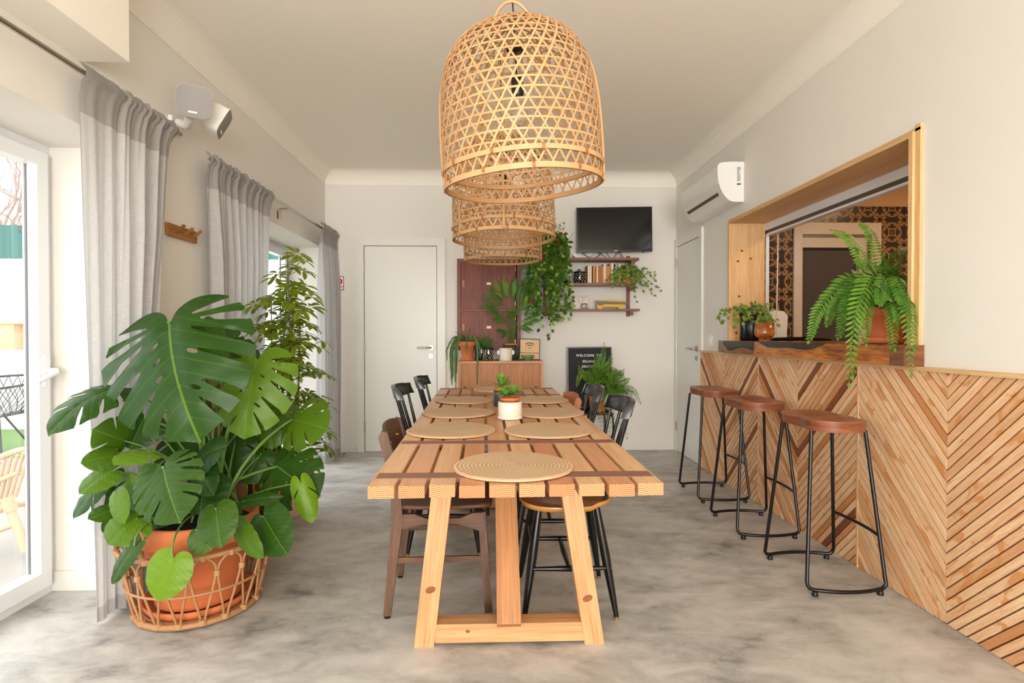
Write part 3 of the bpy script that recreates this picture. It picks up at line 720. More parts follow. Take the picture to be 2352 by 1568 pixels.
# ------------------------------------------------------------------ chairs (front faces +x)
def spindle_chair(label, edge=0):
    c = empty('spindle_chair', (0, 0, 0), label, 'chair', 'black spindle-back chairs at the table')
    # seat outline rounded
    pts = []
    for k in range(36):
        a = 2*PI*k/36; ca, sa = math.cos(a), math.sin(a)
        e = .72; x = .20*math.copysign(abs(ca)**e, ca); y = (.205-.02*(x < 0)*abs(x)/.2)*math.copysign(abs(sa)**e, sa); pts.append((x, y))
    mb = MB()
    rings = [(.80, .432, 1), (.96, .438, 1), (1.0, .450, 1), (.985, .460, 0), (.9, .462, 0), (.6, .455, 0), (.3, .450, 0), (.02, .449, 0)]
    vs = []
    for sc, z, tn in rings: vs += [(p[0]*sc, p[1]*sc, z+.01*(sc > .5)*(p[0]*sc < -.1)) for p in pts]
    K = 36
    for tn, r0, r1 in ((1, 0, 3), (0, 3, len(rings)-1)):
        F_ = []; U_ = []
        for i in range(r0, r1):
            for k in range(K):
                k2 = (k+1) % K; idx = (i*K+k, i*K+k2, (i+1)*K+k2, (i+1)*K+k); F_.append(idx); U_.append([(vs[j][0], vs[j][1]) for j in idx])
        mb.add(vs, F_, U_, tn, 0, True)
    mb.add(vs[:K], [tuple(range(K))[::-1]], None, 1)
    mb.build('seat', 'chairseat', c)
    for sx, sy in ((1, 1), (1, -1), (-1, 1), (-1, -1)):
        a = Vector((sx*.12, sy*.125, .436)); b = Vector((sx*.185-(.005 if sx < 0 else 0), sy*.19, 0.012)); m = a.lerp(b, .45)
        mb = MB(); mb.tube([a, a.lerp(b, .25), m, a.lerp(b, .8), b], [.014, .017, .019, .014, .010], 10)
        lg = mb.build('leg', 'black', c)
        MB().tube([b, b-Vector((0, 0, .012))], .0105, 10).build('foot_cap', 'brass', lg)
    for sy in (1, -1):
        a = Vector((.158, sy*.168, .20)); b = Vector((-.172, sy*.168, .20)); MB().tube([a, (a+b)/2, b], [.008, .013, .008], 8).build('stretcher', 'black', c)
    a = Vector((0, .165, .20)); MB().tube([a, Vector((0, 0, .20)), -a+Vector((0, 0, .4))], [.008, .013, .008], 8).build('stretcher', 'black', c)
    MB().tube([(.145, .155, .28), (.145, 0, .28), (.145, -.155, .28)], [.007, .011, .007], 8).build('stretcher', 'black', c)
    # curved top rail
    mb = MB(); n = 14; out = []
    for i in range(n+1):
        t = -1+2*i/n; y = t*.185; x = -.275+.05*t*t; hh = .036*(1-.35*abs(t)**4); lean = .02
        th = .011
        out.append([(x+th, y, .845-hh), (x-th, y, .845-hh-.002), (x-th-lean, y, .845+hh), (x+th-lean, y, .845+hh+.002)])
    vs = [p for g in out for p in g]; fs = []
    for i in range(n):
        for k in range(4): fs.append((i*4+k, i*4+(k+1) % 4, i*4+4+(k+1) % 4, i*4+4+k))
    fs += [(0, 1, 2, 3), (n*4+3, n*4+2, n*4+1, n*4)]
    mb.add(vs, fs, None, 0, 0, True); mb.build('top_rail', 'black', c, bev=.006)
    for i in range(5):
        t = -1+2*i/4; a = Vector((-.165+.015*t*t, t*.13, .452)); b = Vector((-.275+.05*(t*.86)**2, t*.155, .815))
        MB().tube([a, a.lerp(b, .35), b], [.0085, .0105, .007], 8).build('spindle', 'black', c)
    return c
ch = spindle_chair('black spindle chair with shiny brown seat, nearest on the right side')
place(ch, (.305, 2.42, 0), PI)
o = copy_tree(ch); place(o, (.29, 3.0, 0), PI-.02); o['label'] = 'black spindle chair on the right side, second from the near end'
o = copy_tree(ch); place(o, (-.265, 3.10, 0), 0); o['label'] = 'black spindle chair on the left side, directly behind the brown chair'
o = copy_tree(ch); place(o, (-.23, 3.70, 0), .02); o['label'] = 'black spindle chair on the left side, farthest of the left row'
def brown_chair(name, label, mat, cat_mat):
    c = empty(name, (0, 0, 0), label, 'chair')
    mb = MB(); nx, ny = 10, 14
    g = []
    for i in range(nx+1):
        for j in range(ny+1):
            u, v = -1+2*i/nx, -1+2*j/ny; x = .205*u*math.sqrt(1-.12*v*v*abs(u)); y = .21*v*math.sqrt(1-.18*u*u)
            g.append((x, y, .455-.014*(1-u*u)*(1-v*v)+.006*abs(v)**3))
    fs = []; uvs = []
    for i in range(nx):
        for j in range(ny):
            q = (i*(ny+1)+j, (i+1)*(ny+1)+j, (i+1)*(ny+1)+j+1, i*(ny+1)+j+1); fs.append(q); uvs.append([(g[k][0], g[k][1]) for k in q])
    mb.add(g, fs, uvs, .6, 0, True); o = mb.build('seat', mat, c); s = o.modifiers.new('solid', 'SOLIDIFY'); s.thickness = .016; s.offset = -1
    for sy in (1, -1):
        MB().beam((.185, sy*.185, 0.012), (.155, sy*.175, .425), .032, .034, up=(0, 1, 0)).build('leg', mat, c, bev=.004)
        mb = MB(); yy = sy*.19
        pf = [(-.245, .012), (-.215, .012), (-.165, .40), (-.175, .56), (-.225, .76), (-.25, .765), (-.262, .74), (-.212, .55), (-.212, .38)]
        mb.prism(pf, 1, yy-.014, yy+.014)
        for fi, f in enumerate(mb.f): mb.uv[fi] = [(mb.v[k][2], mb.v[k][0]+mb.v[k][1]) for k in f]
        lg = mb.build('leg', mat, c, bev=.004); MB().tube([(-.23, yy, .012), (-.23, yy, 0)], .013, 10).build('glide', 'blackmetal', lg)
        # arched side apron
        top = [(.165, .425), (.12, .425), (.07, .405), (-.07, .405), (-.12, .425), (-.19, .425)]; bot = [(-.19, .36), (-.05, .385), (.06, .38), (.165, .345)]
        mb = MB(); mb.prism(top+bot, 1, yy-.010*1, yy+.010)
        for fi, f in enumerate(mb.f): mb.uv[fi] = [(mb.v[k][0], mb.v[k][2]+mb.v[k][1]) for k in f]
        mb.build('apron', mat, c, bev=.002)
        MB().beam((.17, yy, .235), (-.20, yy, .235), .012, .022).build('stretcher', mat, c, bev=.003)
    for x, z in ((.15, .39), (-.185, .39)): MB().box(x-.01, x+.01, -.18, .18, z-.03, z+.03, grain=1).build('apron', mat, c)
    mb = MB(); n = 14; out = []
    for i in range(n+1):
        t = -1+2*i/n; y = t*.20; x = -.235+.03*t*t-.01; hh = .075*(1-.25*abs(t)**3); th = .007
        out.append([(x+th+.012, y, .70-hh), (x-th+.012, y, .70-hh), (x-th-.02, y, .70+hh), (x+th-.02, y, .70+hh)])
    vs = [p for q in out for p in q]; fs = []; uvs = []
    for i in range(n):
        for k in range(4):
            q = (i*4+k, i*4+(k+1) % 4, i*4+4+(k+1) % 4, i*4+4+k); fs.append(q); uvs.append([(vs[j][1], vs[j][2]) for j in q])
    fs += [(0, 1, 2, 3), (n*4+3, n*4+2, n*4+1, n*4)]; uvs += [[(0, 0)]*4]*2
    mb.add(vs, fs, uvs, .5, 0, True); br = mb.build('backrest', mat, c, bev=.004)
    for y in (-.1, .1): MB().tube([(-.235, y, .70), (-.222, y, .70)], .005, 8).build('screw', 'brass', br)
    return c
b1 = brown_chair('plywood_chair', 'worn dark brown wooden chair with curved back, nearest on the left side', 'brownchair', None); place(b1, (-.215, 2.47, 0), .03)
b2 = brown_chair('plywood_chair', 'orange-brown wooden chair at the far right corner of the table', 'orangewood', None); place(b2, (.27, 3.62, 0), PI+.06)

# ------------------------------------------------------------------ bar stools (front bar faces -y side of the pair)
def bar_stool(label):
    c = empty('bar_stool', (0, 0, 0), label, 'bar stool', 'bar stools along the chevron bar')
    # saddle seat, long axis x'
    mb = MB(); nu, nv = 22, 12; SZ = .765; top = []; bot = []
    def outl(u, v):
        # superellipse square -> rounded
        m = max(abs(u), abs(v)); 
        if m < 1e-6: return 0, 0
        l = (abs(u)**2.8+abs(v)**2.8)**(1/2.8); k = m/l
        y = .205*u*k; x = .142*v*k
        if v < 0: x *= 1-.16*math.exp(-(u/.45)**2)      # waist in the rear edge
        return x, y
    for i in range(nu+1):
        for j in range(nv+1):
            u, v = -1+2*i/nu, -1+2*j/nv; x, y = outl(u, v)
            dip = -.016*math.exp(-((abs(u)-.42)/.3)**2)*math.exp(-(v/.7)**2)+.006*abs(u)**3
            top.append((x, y, SZ+dip)); bot.append((x*.97, y*.98, SZ-.044))
    fs = []; uvs = []; W_ = nv+1
    for i in range(nu):
        for j in range(nv):
            q = (i*W_+j, (i+1)*W_+j, (i+1)*W_+j+1, i*W_+j+1); fs.append(q); uvs.append([(top[k][1], top[k][0]) for k in q])
    mb.add(top, fs, uvs, 0, 0, True); mb.add(bot, [q[::-1] for q in fs], [u[::-1] for u in uvs], 0, 0)
    edge = [(i, 0) for i in range(nu)]+[(nu, j) for j in range(nv)]+[(i, nv) for i in range(nu, 0, -1)]+[(0, j) for j in range(nv, 0, -1)]
    ee = [a[0]*W_+a[1] for a in edge]; E_n = len(ee); V_ = [top[i] for i in ee]+[bot[i] for i in ee]; F_ = []; U_ = []
    for i in range(E_n):
        j = (i+1) % E_n; q = (j, i, E_n+i, E_n+j); F_.append(q); U_.append([(V_[k][0]+V_[k][1], V_[k][2]) for k in q])
    mb.add(V_, F_, U_, 0, 0, True)
    mb.build('seat', 'seatwood', c, bev=.004)
    r = .0085; tops = .722
    for sy in (-1, 1):     # near and far loop
        Yt, Yb = sy*.125, sy*.195
        pts = [(-.125, Yt, tops), (-.178, Yb-sy*.006, .06)]
        pts += [(-.178, Yb, .045), (-.168, Yb, .031), (-.150, Yb+sy*.004, .026)]
        for i in range(1, 8):
            t = -1+2*i/8; pts.append((t*.15, Yb+sy*.004+sy*.028*(1-t*t), .026))
        pts += [(.150, Yb+sy*.004, .026), (.168, Yb, .031), (.178, Yb, .045), (.178, Yb-sy*.006, .06), (.125, Yt, tops)]
        MB().tube(pts, r, 10).build('leg_loop', 'blackmetal', c)
        for sx in (-1, 1):
            x = sx*.148; MB().lathe([(.012, 0), (.014, .004), (.014, .01), (.011, .012), (.012, .022)], (x, Yb+sy*.005, 0), 16).build('foot', 'rubber', c)
    zf = .255; f = (.722-zf)/.696; xx = .125+.053*f; yy = .125+.068*f
    MB().tube([(xx, -yy, zf), (xx+.012, -yy*.5, zf), (xx+.016, 0, zf), (xx+.012, yy*.5, zf), (xx, yy, zf)], .0075, 10).build('footrest', 'blackmetal', c)
    return c
s1 = bar_stool('bar stool with brown saddle seat, nearest to the camera'); place(s1, (1.565, 2.60, 0), 0)
s2 = copy_tree(s1); place(s2, (1.555, 3.285, 0), 0); s2['label'] = 'bar stool with brown saddle seat, middle of the three'
s3 = copy_tree(s1); place(s3, (1.58, 3.96, 0), 0); s3['label'] = 'bar stool with brown saddle seat, farthest, beside the white door'

# ------------------------------------------------------------------ pendant lamps
def pendant(label):
    c = empty('pendant_lamp', (0, 0, 0), label, 'pendant lamp', 'woven bamboo pendant lamps in a row')
    prof = [(.272, 0), (.275, .11), (.273, .22), (.266, .32), (.250, .395), (.220, .455), (.17, .502), (.11, .532), (.06, .545), (.02, .549)]
    P = crv([Vector((r, 0, z)) for r, z in prof], 6); S_ = [0]
    for a, b in zip(P[:-1], P[1:]): S_.append(S_[-1]+(b-a).length)
    TL = S_[-1]
    def at_s(s, th, off=0):
        s = max(0, min(TL, s)); k = 0
        while k < len(S_)-2 and S_[k+1] < s: k += 1
        t = (s-S_[k])/max(1e-9, S_[k+1]-S_[k]); p = P[k].lerp(P[k+1], t); d = P[k+1]-P[k]; nr = Vector((d.z, 0, -d.x)).normalized()
        q = p+nr*off; return Vector((q.x*math.cos(th), q.x*math.sin(th), q.z)), Vector((nr.x*math.cos(th), nr.x*math.sin(th), nr.z))
    mb = MB(); nd = 40; rate = 2.15; ns = 26
    for dr in (1, -1):
        for k in range(nd):
            th0 = 2*PI*(k+.25*dr)/nd+R.uniform(-.02, .02); pts = []; nn = []
            smax = TL-.02 if k % 2 == 0 else TL-R.uniform(.08, .13)
            for i in range(ns+1):
                s = smax*i/ns; p, q = at_s(s, th0+dr*rate*s, .0012*dr); pts.append(p); nn.append(q)
            mb.ribbon(pts, nn, R.uniform(.0055, .0075), .0012, tone=R.uniform(0, .5))
    s = .085
    while s < TL-.03:
        pts = []; nn = []; wv = R.uniform(0, 6)
        for i in range(56):
            th = 2*PI*i/56; p, q = at_s(s+.003*math.sin(2*th+wv), th, 0); pts.append(p); nn.append(q)
        mb.ribbon(pts, nn, .0062, .0012, closed=True, tone=R.uniform(0, .4)); s += .0305
    for ax in range(4):   # straps over the crown
        pts = []; nn = []; th = ax*PI/4
        for i in range(-8, 9):
            ss = TL-abs(i)/8*.22; p, q = at_s(ss, th if i > 0 else th+PI, .002); pts.append(p); nn.append(q)
        mb.ribbon(pts, nn, .009, .0014, tone=.3)
    mb.build('woven_shade', 'bamboo', c)
    for s, wd_ in ((.004, .017), (.058, .015)):
        for off in (.004, -.004):
            pts = []; nn = []
            for i in range(64):
                th = 2*PI*i/64; p, q = at_s(s+.002*math.sin(3*th), th, off); pts.append(p); nn.append(q)
            MB().ribbon(pts, nn, wd_, .004, closed=True, tone=.15 if off > 0 else .5).build('hoop', 'bamboo', c)
    for th in (-.25, PI-.35, PI/2+.3):
        pts = []; nn = []
        for i in range(15):
            p, q = at_s(i/14*(TL-.16), th, .009); pts.append(p); nn.append(q)
        MB().ribbon(pts, nn, .014, .008, tone=.35).build('rib', 'bamboo', c, bev=.002)
    for th in [k*2*PI/11 for k in range(11)]:
        for s in (.004, .058):
            mb = MB()
            pts = []; nn = []
            for i in range(5):
                p, q = at_s(s-.012+i*.006, th+(s > .03)*.12, .0085 if 0 < i < 4 else .003); pts.append(p); nn.append(q)
            mb.ribbon(pts, nn, .009, .0025); mb.build('binding', 'bamboodark', c)
    MB().tube(bez((-.072, 0, .538), (-.05, 0, .655), (.05, 0, .655), (.072, 0, .538), 14), .0055, 8).build('handle', 'bamboo', c)
    MB().tube([(0, 0, .36), (.002, .0, .6), (0, 0, CZ-1.69)], .003, 6).build('cord', 'cord', c)
    MB().lathe([(.004, .375), (.018, .372), (.021, .36), (.021, .312), (.017, .305)], (0, 0, 0), 20).build('socket', 'black', c)
    bl = MB().lathe([(.013, .305), (.015, .29), (.026, .27), (.033, .245), (.030, .22), (.018, .203), (.001, .198)], (0, 0, 0), 24).build('bulb', 'bulbglass', c)
    f = MB()
    for k in range(4):
        a = k*PI/2; f.tube([(.004*math.cos(a), .004*math.sin(a), .285), (.009*math.cos(a), .009*math.sin(a), .255), (.006*math.cos(a), .006*math.sin(a), .228)], .0008, 5)
    f.build('filament', 'filament', bl)
    MB().lathe([(.001, .455), (.026, .457), (.03, .463), (.03, .47), (.001, .472)], (0, 0, 0), 20).build('canopy_disc', 'blackmetal', c)
    return c
pl = pendant('bamboo basket pendant lamp nearest the camera, the largest in view'); pl.location = (.103, 1.95, 1.676); pl.rotation_euler = (.035, -.075, .2)
p2 = copy_tree(pl); p2.location = (.053, 3.0, 1.672); p2.rotation_euler = (-.01, .03, 1.9); p2['label'] = 'bamboo basket pendant lamp in the middle of the row'
p3 = copy_tree(pl); p3.location = (.063, 4.03, 1.695); p3.rotation_euler = (.0, .02, 3.6); p3['label'] = 'bamboo basket pendant lamp farthest from the camera, above the dark cupboard'

# ------------------------------------------------------------------ curtains and rods
def curtain(label, x, ya, yb, yc, yd, z0, n, seed, zrod=2.155, amp=.03, group='grey linen curtains', flat=.0):
    rr = random.Random(seed); mb = MB(); nu, nv = 150, 40
    ph = [rr.uniform(0, 6) for _ in range(6)]
    g = []; tn = []
    zt = zrod+.042
    for j in range(nv+1):
        v = j/nv; 
        z = zt-(.042+.03)*(j/4) if j <= 4 else (zt-.072)-((zt-.072-z0)*((j-4)/(nv-4)))
        h = max(0, (zrod-z)/(zrod-z0))
        for i in range(nu+1):
            u = i/nu; uw = u+.02*math.sin(2*PI*u*2+ph[0])
            e = h**.7
            y = (ya+(yb-ya)*u)*(1-e)+(yc+(yd-yc)*u)*e
            dens = (min(1, max(0, (u-flat)/.15)) if flat else 1)
            w = amp*(.35+.65*min(1, h*4))*(.25+.75*dens)
            xx = x+w*math.sin(2*PI*n*uw+ph[1]+.7*math.sin(2.2*h+ph[2]))+.35*w*math.sin(2*PI*n*2.3*uw+ph[3]+1.5*h)
            near = math.exp(-((z-zrod)/.03)**2)
            xx += .006*math.sin(2*PI*n*3.1*u+ph[4])*(1-h)**6*dens
            xx = xx*(1-.92*near)+(x+.036+.3*(xx-x))*(.92*near)
            zz = z+(.006*math.sin(2*PI*n*1.6*u+ph[5]) if j < 3 else 0)*dens
            if j >= nv-1: zz += .008*math.sin(5*u)
            g.append((xx, y, zz))
    W_ = nu+1; fs = []; uvs = []
    for j in range(nv):
        for i in range(nu):
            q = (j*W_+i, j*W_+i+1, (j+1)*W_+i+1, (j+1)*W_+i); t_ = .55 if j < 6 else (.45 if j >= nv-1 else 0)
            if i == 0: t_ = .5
            mb.add([g[k] for k in q], [(0, 1, 2, 3)], [[(k % W_/nu*1.2, g[k][2]) for k in q]], t_, 0, True)
    o = mb.build('curtain', 'linen'); 
    return tag(o, label, 'curtain', group)
def weld(o):
    m = o.modifiers.new('weld', 'WELD'); m.merge_threshold = .0002
weld(curtain('grey linen curtain nearest the camera, hanging by the glazed door', -1.575, 2.165, 2.80, 2.24, 2.50, .008, 6, 3, flat=.32))
weld(curtain('grey linen curtain in the middle, at the near end of the far rod', -1.575, 3.10, 3.97, 3.22, 3.72, .012, 9, 5, zrod=2.12))
weld(curtain('grey linen curtain in the far corner beside the white door', -1.548, 4.99, 5.49, 4.98, 5.47, .015, 7, 8, zrod=2.12, amp=.042))
for nm, ya, yb, z, lab in (('a', .6, 2.83, 2.155, 'steel curtain rod above the nearest glazed door'), ('b', 3.12, 5.46, 2.125, 'steel curtain rod above the far window')):
    rd = empty('curtain_rod', (-1.56, (ya+yb)/2, z), lab, 'curtain rod')
    MB().tube([(-1.563, ya, z), (-1.563, yb, z)], .011, 12).build('rod', 'steel', rd)
    for y in ((1.3, 2.82) if nm == 'a' else (3.29, 4.33)):
        MB().tube([(-1.563, y, z), (-1.635, y, z), (-1.652, y, z-.012), (-1.652, y, z-.075)], .008, 10).build('bracket', 'steel', rd)
        MB().box(XL, XL+.004, y-.012, y+.012, z-.08, z-.02).build('wall_plate', 'steel', rd)

# ------------------------------------------------------------------ wall things
def rbox(mb, c, s, m3, **k): mb.obox(c, s, m3, **k)
sp = empty('twin_speaker', (-1.6, 2.85, 2.3), 'white twin wall speaker with grey grille below the ceiling on the left wall', 'speaker')
def spk(cx, front, s=.155, name='speaker_box'):
    f = Vector(front).normalized(); up = Vector((0, 0, 1)); sd = up.cross(f).normalized(); up = f.cross(sd)
    up = (up+sd*.06).normalized(); sd = up.cross(f)
    m3 = Matrix((sd, up, f)).transposed(); c = Vector(cx); mb = MB(); n = 8
    def sq(k, z, sc):
        out = []
        for i in range(32):
            a = 2*PI*i/32; ca, sa = math.cos(a), math.sin(a); e = .42
            out.append(c+m3 @ Vector((k*sc*math.copysign(abs(ca)**e, ca), k*sc*math.copysign(abs(sa)**e, sa)*.98, z)))
        return out
    rings = [sq(s/2, .035, .97), sq(s/2, .03, 1.0), sq(s/2, -.02, .98), sq(s/2, -.06, .78), sq(s/2, -.072, .6)]
    vs = [p for g in rings for p in g]; fs = []
    for i in range(len(rings)-1):
        for k in range(32): fs.append((i*32+k, i*32+(k+1) % 32, i*32+32+(k+1) % 32, i*32+32+k))
    fs += [tuple(range(128, 160))]
    mb.add(vs, fs, None, 0, 0, True); b = mb.build(name, 'plastic', sp)
    g2 = MB(); ring = sq(s/2, .035, .965); mid = sq(s/2, .043, .5)
    g2.add(ring+mid, [(k, (k+1) % 32, 32+(k+1) % 32, 32+k) for k in range(32)]+[tuple(range(32, 64))], None, 0, 0, True); go = g2.build('grille', 'grille', b)
    lb = MB(); lb.obox(c+m3 @ Vector((-.004, -.05, .043)), (.038, .008, .003), m3); lb.build('badge', 'plastic', b)
spk((-1.475, 2.80, 2.302), (.38, -1, -.28))
spk((-1.475, 3.03, 2.30), (1, .35, -.55))
MB().tube([(-1.63, 2.93, 2.25), (-1.58, 2.92, 2.235), (-1.53, 2.86, 2.26)], .022, 12).build('bracket', 'plastic', sp)
MB().box(XL, XL+.02, 2.90, 2.98, 2.19, 2.28).build('wall_plate', 'plastic', sp, bev=.004)
hk = empty('coat_hook_rail', (XL, 3.0, 1.7), 'small wooden coat rail with three pegs on the left wall between the curtains', 'coat rail')
MB().box(XL, XL+.018, 2.86, 3.135, 1.662, 1.725, grain=1).build('board', 'railwood', hk, bev=.002)
for y in (2.93, 3.01, 3.09): MB().beam((XL+.01, y+.01, 1.685), (XL+.065, y-.005, 1.722), .012, .012).build('peg', 'railwood', hk, bev=.002)
MB().box(XL+.017, XL+.0185, 2.877, 2.883, 1.692, 1.698).build('screw', 'gap', hk); MB().box(XL+.017, XL+.0185, 3.118, 3.124, 1.682, 1.688).build('screw', 'gap', hk)
fs_ = empty('fire_alarm_sign', (-1.50, YD, 1.65), 'red and white fire alarm sign on back wall, half hidden by the curtain', 'sign')
c0 = at(777, 650, y=YD); cx, cz = c0.x, c0.z
MB().box(cx-.062, cx+.062, YD-.003, YD, cz-.075, cz+.075).build('plate', 'lettering', fs_)
f = MB()
for a in ((cx-.056, cx+.056, cz+.062, cz+.069), (cx-.056, cx+.056, cz-.069, cz-.062), (cx-.056, cx-.049, cz-.069, cz+.069), (cx+.049, cx+.056, cz-.069, cz+.069), (cx-.056, cx+.056, cz-.036, cz-.030)):
    f.box(a[0], a[1], YD-.0045, YD-.003, a[2], a[3])
f.build('red_border', 'red', fs_)
f = MB(); f.tube([(cx+.012, YD-.003, cz+.018), (cx+.012, YD-.005, cz+.018)], .030, 20); ro = f.build('red_disc', 'red', fs_)
MB().tube([(cx+.012, YD-.005, cz+.018), (cx+.012, YD-.006, cz+.018)], .015, 16).build('white_dot', 'lettering', fs_)
tag(MB().lathe([(.016, 0), (.016, .006), (.009, .01), (.009, .028), (.013, .03), (.013, .038)], tuple(at(790, 1048, z=0)), 16).build('door_stop', 'steel'), 'small steel door stop on the floor beside the far curtain', 'door stop')
sw = empty('light_switch', (XR, 4.65, 1.1), 'white light switch on the right wall above the bar front', 'light switch')
MB().box(XR-.006, XR, 4.60, 4.69, 1.06, 1.15).build('plate', 'plastic', sw, bev=.003); MB().box(XR-.01, XR-.006, 4.62, 4.67, 1.075, 1.135).build('rocker', 'plastic', sw, bev=.002)
ac = empty('air_conditioner', (XR, 4.4, 2.13), 'white wall air conditioner above the hatch and white door', 'air conditioner')
pf = crv([Vector((a, b, 0)) for a, b in ((0, 2.13), (.06, 2.128), (.11, 2.14), (.155, 2.19), (.185, 2.26), (.195, 2.34), (.192, 2.395), (.16, 2.415), (.08, 2.42), (0, 2.42))], 3)
mb = MB(); mb.prism([(XR-p.x, p.y) for p in pf], 1, 4.02, 4.80, smooth=False); mb.build('body', 'plastic', ac, bev=.003)
def acp(i): return pf[i]
def strip(i0, i1, ya, yb, o, name, m):
    a, b = pf[i0], pf[i1]; d = (b-a); nr = Vector((d.y, -d.x, 0)).normalized()*o
    mb = MB(); A = [(XR-a.x-nr.x, ya, a.y+nr.y), (XR-b.x-nr.x, ya, b.y+nr.y), (XR-b.x-nr.x, yb, b.y+nr.y), (XR-a.x-nr.x, yb, a.y+nr.y)]
    B = [(XR-a.x, ya, a.y), (XR-b.x, ya, b.y), (XR-b.x, yb, b.y), (XR-a.x, yb, a.y)]
    mb.add(A+B, [(0, 1, 2, 3), (0, 4, 5, 1), (1, 5, 6, 2), (2, 6, 7, 3), (3, 7, 4, 0)]); mb.build(name, m, ac)
strip(9, 10, 4.09, 4.74, .002, 'air_slot', 'gap')
strip(12, 13, 4.03, 4.79, .0015, 'flap', 'plastic')
MB().box(XR-.055, XR-.018, 4.0185, 4.0205, 2.27, 2.385).build('spec_label', 'plastic', ac)
f = MB()
for k in range(14): f.box(XR-.052, XR-.052+R.uniform(.015, .03), 4.0175, 4.019, 2.38-k*.0075-.003, 2.38-k*.0075)
f.box(XR-.052, XR-.024, 4.0175, 4.019, 2.252, 2.262); f.build('label_print', 'cover5', ac)

# ------------------------------------------------------------------ television and shelves
tv = empty('television', (1.17, 5.4, 2.0), 'black flat television on the back wall above the shelves', 'television')
m3 = Matrix.Rotation(-.012, 3, 'Y') @ Matrix.Rotation(-.04, 3, 'Z'); c = Vector((1.175, 5.40, 2.184))
MB().obox(c+Vector((0, .02, 0)), (.737, .03, .438), m3).build('casing', 'black', tv, bev=.004)
MB().obox(c+m3 @ Vector((0, .0035, .006)), (.705, .004, .402), m3).build('screen', 'tv', tv)
MB().obox(c+m3 @ Vector((0.01, .001, -.207)), (.036, .003, .006), m3).build('badge', 'lettering', tv)
MB().obox(c+Vector((0, .075, 0)), (.3, .09, .25), None).build('wall_bracket', 'blackmetal', tv)
MB().obox(c+m3 @ Vector((.28, .02, -.222)), (.02, .012, .008), m3).build('sensor', 'black', tv)
tc_ = empty('tv_cables', (1.1, 5.42, 1.9), 'tangled black cables hanging under the television', 'cable')
for a, b, c_ in (((.85, 5.43, 1.965), (.95, 5.44, 1.91), (1.06, 5.40, 1.902)), ((.88, 5.43, 1.96), (1.0, 5.44, 1.975), (1.10, 5.40, 1.902)), ((1.06, 5.43, 1.97), (1.01, 5.43, 1.92), (.93, 5.42, 1.905)), ((1.10, 5.43, 1.97), (1.12, 5.42, 1.93), (1.15, 5.42, 1.903)), ((1.17, 5.43, 1.905), (1.22, 5.43, 1.965), (1.28, 5.43, 1.905))):
    MB().tube(crv([a, b, c_], 6), .0032, 6).build('cable', 'cord', tc_)
sh = empty('shelf_unit', (.9, 5.45, 1.34), 'dark brown three-tier wall shelf under the television', 'shelf')
MB().box(.25, 1.392, 5.30, 5.50, 1.872, 1.896, grain=0).build('shelf_board', 'shelfwood', sh, bev=.002)
MB().box(.25, 1.36, 5.30, 5.50, 1.632, 1.653, grain=0).build('shelf_board', 'shelfwood', sh, bev=.002)
MB().box(.432, 1.415, 5.36, 5.50, 1.388, 1.408, grain=0).build('shelf_board', 'shelfwood', sh, bev=.002)
for x in (.50, 1.335):
    MB().box(x-.015, x+.015, 5.50, 5.528, 1.34, 1.94, grain=2).build('upright', 'shelfwood', sh, bev=.002)
    for z, yy in ((1.62, 5.32), (1.376, 5.38), (1.86, 5.32)): MB().box(x-.015, x+.02, yy, 5.5, z-.03, z+.012, grain=1).build('support', 'shelfwood', sh, bev=.002)
# books
bx_ = .90; zb = 1.653
specs = [('cover1', .018, .172, 1, 'tan book with page edges showing, beside the dashed black pot'), ('cover4', .022, .168, 0, 'white-spined book, second from the dashed black pot'),
 ('cover5', .010, .165, 0, 'thin dark book between the white and the tan books'), ('cover1', .018, .163, 0, 'narrow tan book right of the thin dark book'), ('cover2', .012, .160, 0, 'slim brown book, third of the brown run'),
 ('cover1', .018, .166, 1, 'tan book with rounded cream edge in the brown run'), ('cover2', .036, .166, 0, 'thickest brown book in the middle of the row'), ('cover1', .014, .164, 0, 'narrow tan book just left of the tall cream book'),
 ('cover4', .022, .186, 1, 'tall cream book in the middle of the row'), ('cover1', .034, .165, 0, 'wide light brown book left of the tallest book'), ('cover1', .012, .19, 0, 'tall thin brown book beside the tallest cream book'),
 ('cover4', .022, .195, 1, 'tallest cream book in the row'), ('cover3', .018, .165, 0, 'dark green book left of the ivy pot'), ('cover5', .014, .186, 1, 'dark tall book right of the green book'), ('cover2', .012, .17, 0, 'brown book next to the ivy leaves'), ('cover4', .02, .18, 0, 'white book partly hidden behind the ivy')]
x = .895
for cm, wd_, hh, pg, lab in specs:
    b = empty('book', (x+wd_/2, 5.36, zb), lab, 'book', 'books on the middle shelf'); e = .002
    fr = 5.315+R.uniform(0, .015)
    cv = MB(); cv.box(x, x+e, fr, 5.46, zb+.001, zb+hh); cv.box(x+wd_-e, x+wd_, fr, 5.46, zb+.001, zb+hh)
    if pg: cv.box(x+e, x+wd_-e, 5.458, 5.46, zb+.001, zb+hh)
    else: cv.box(x+e, x+wd_-e, fr, fr+.003, zb+.001, zb+hh)
    cv.build('cover', cm, b, bev=.0008)
    MB().box(x+e, x+wd_-e, fr+(.002 if pg else .004), 5.457, zb+.004, zb+hh-.003).build('pages', 'paper', b); x += wd_+.0012

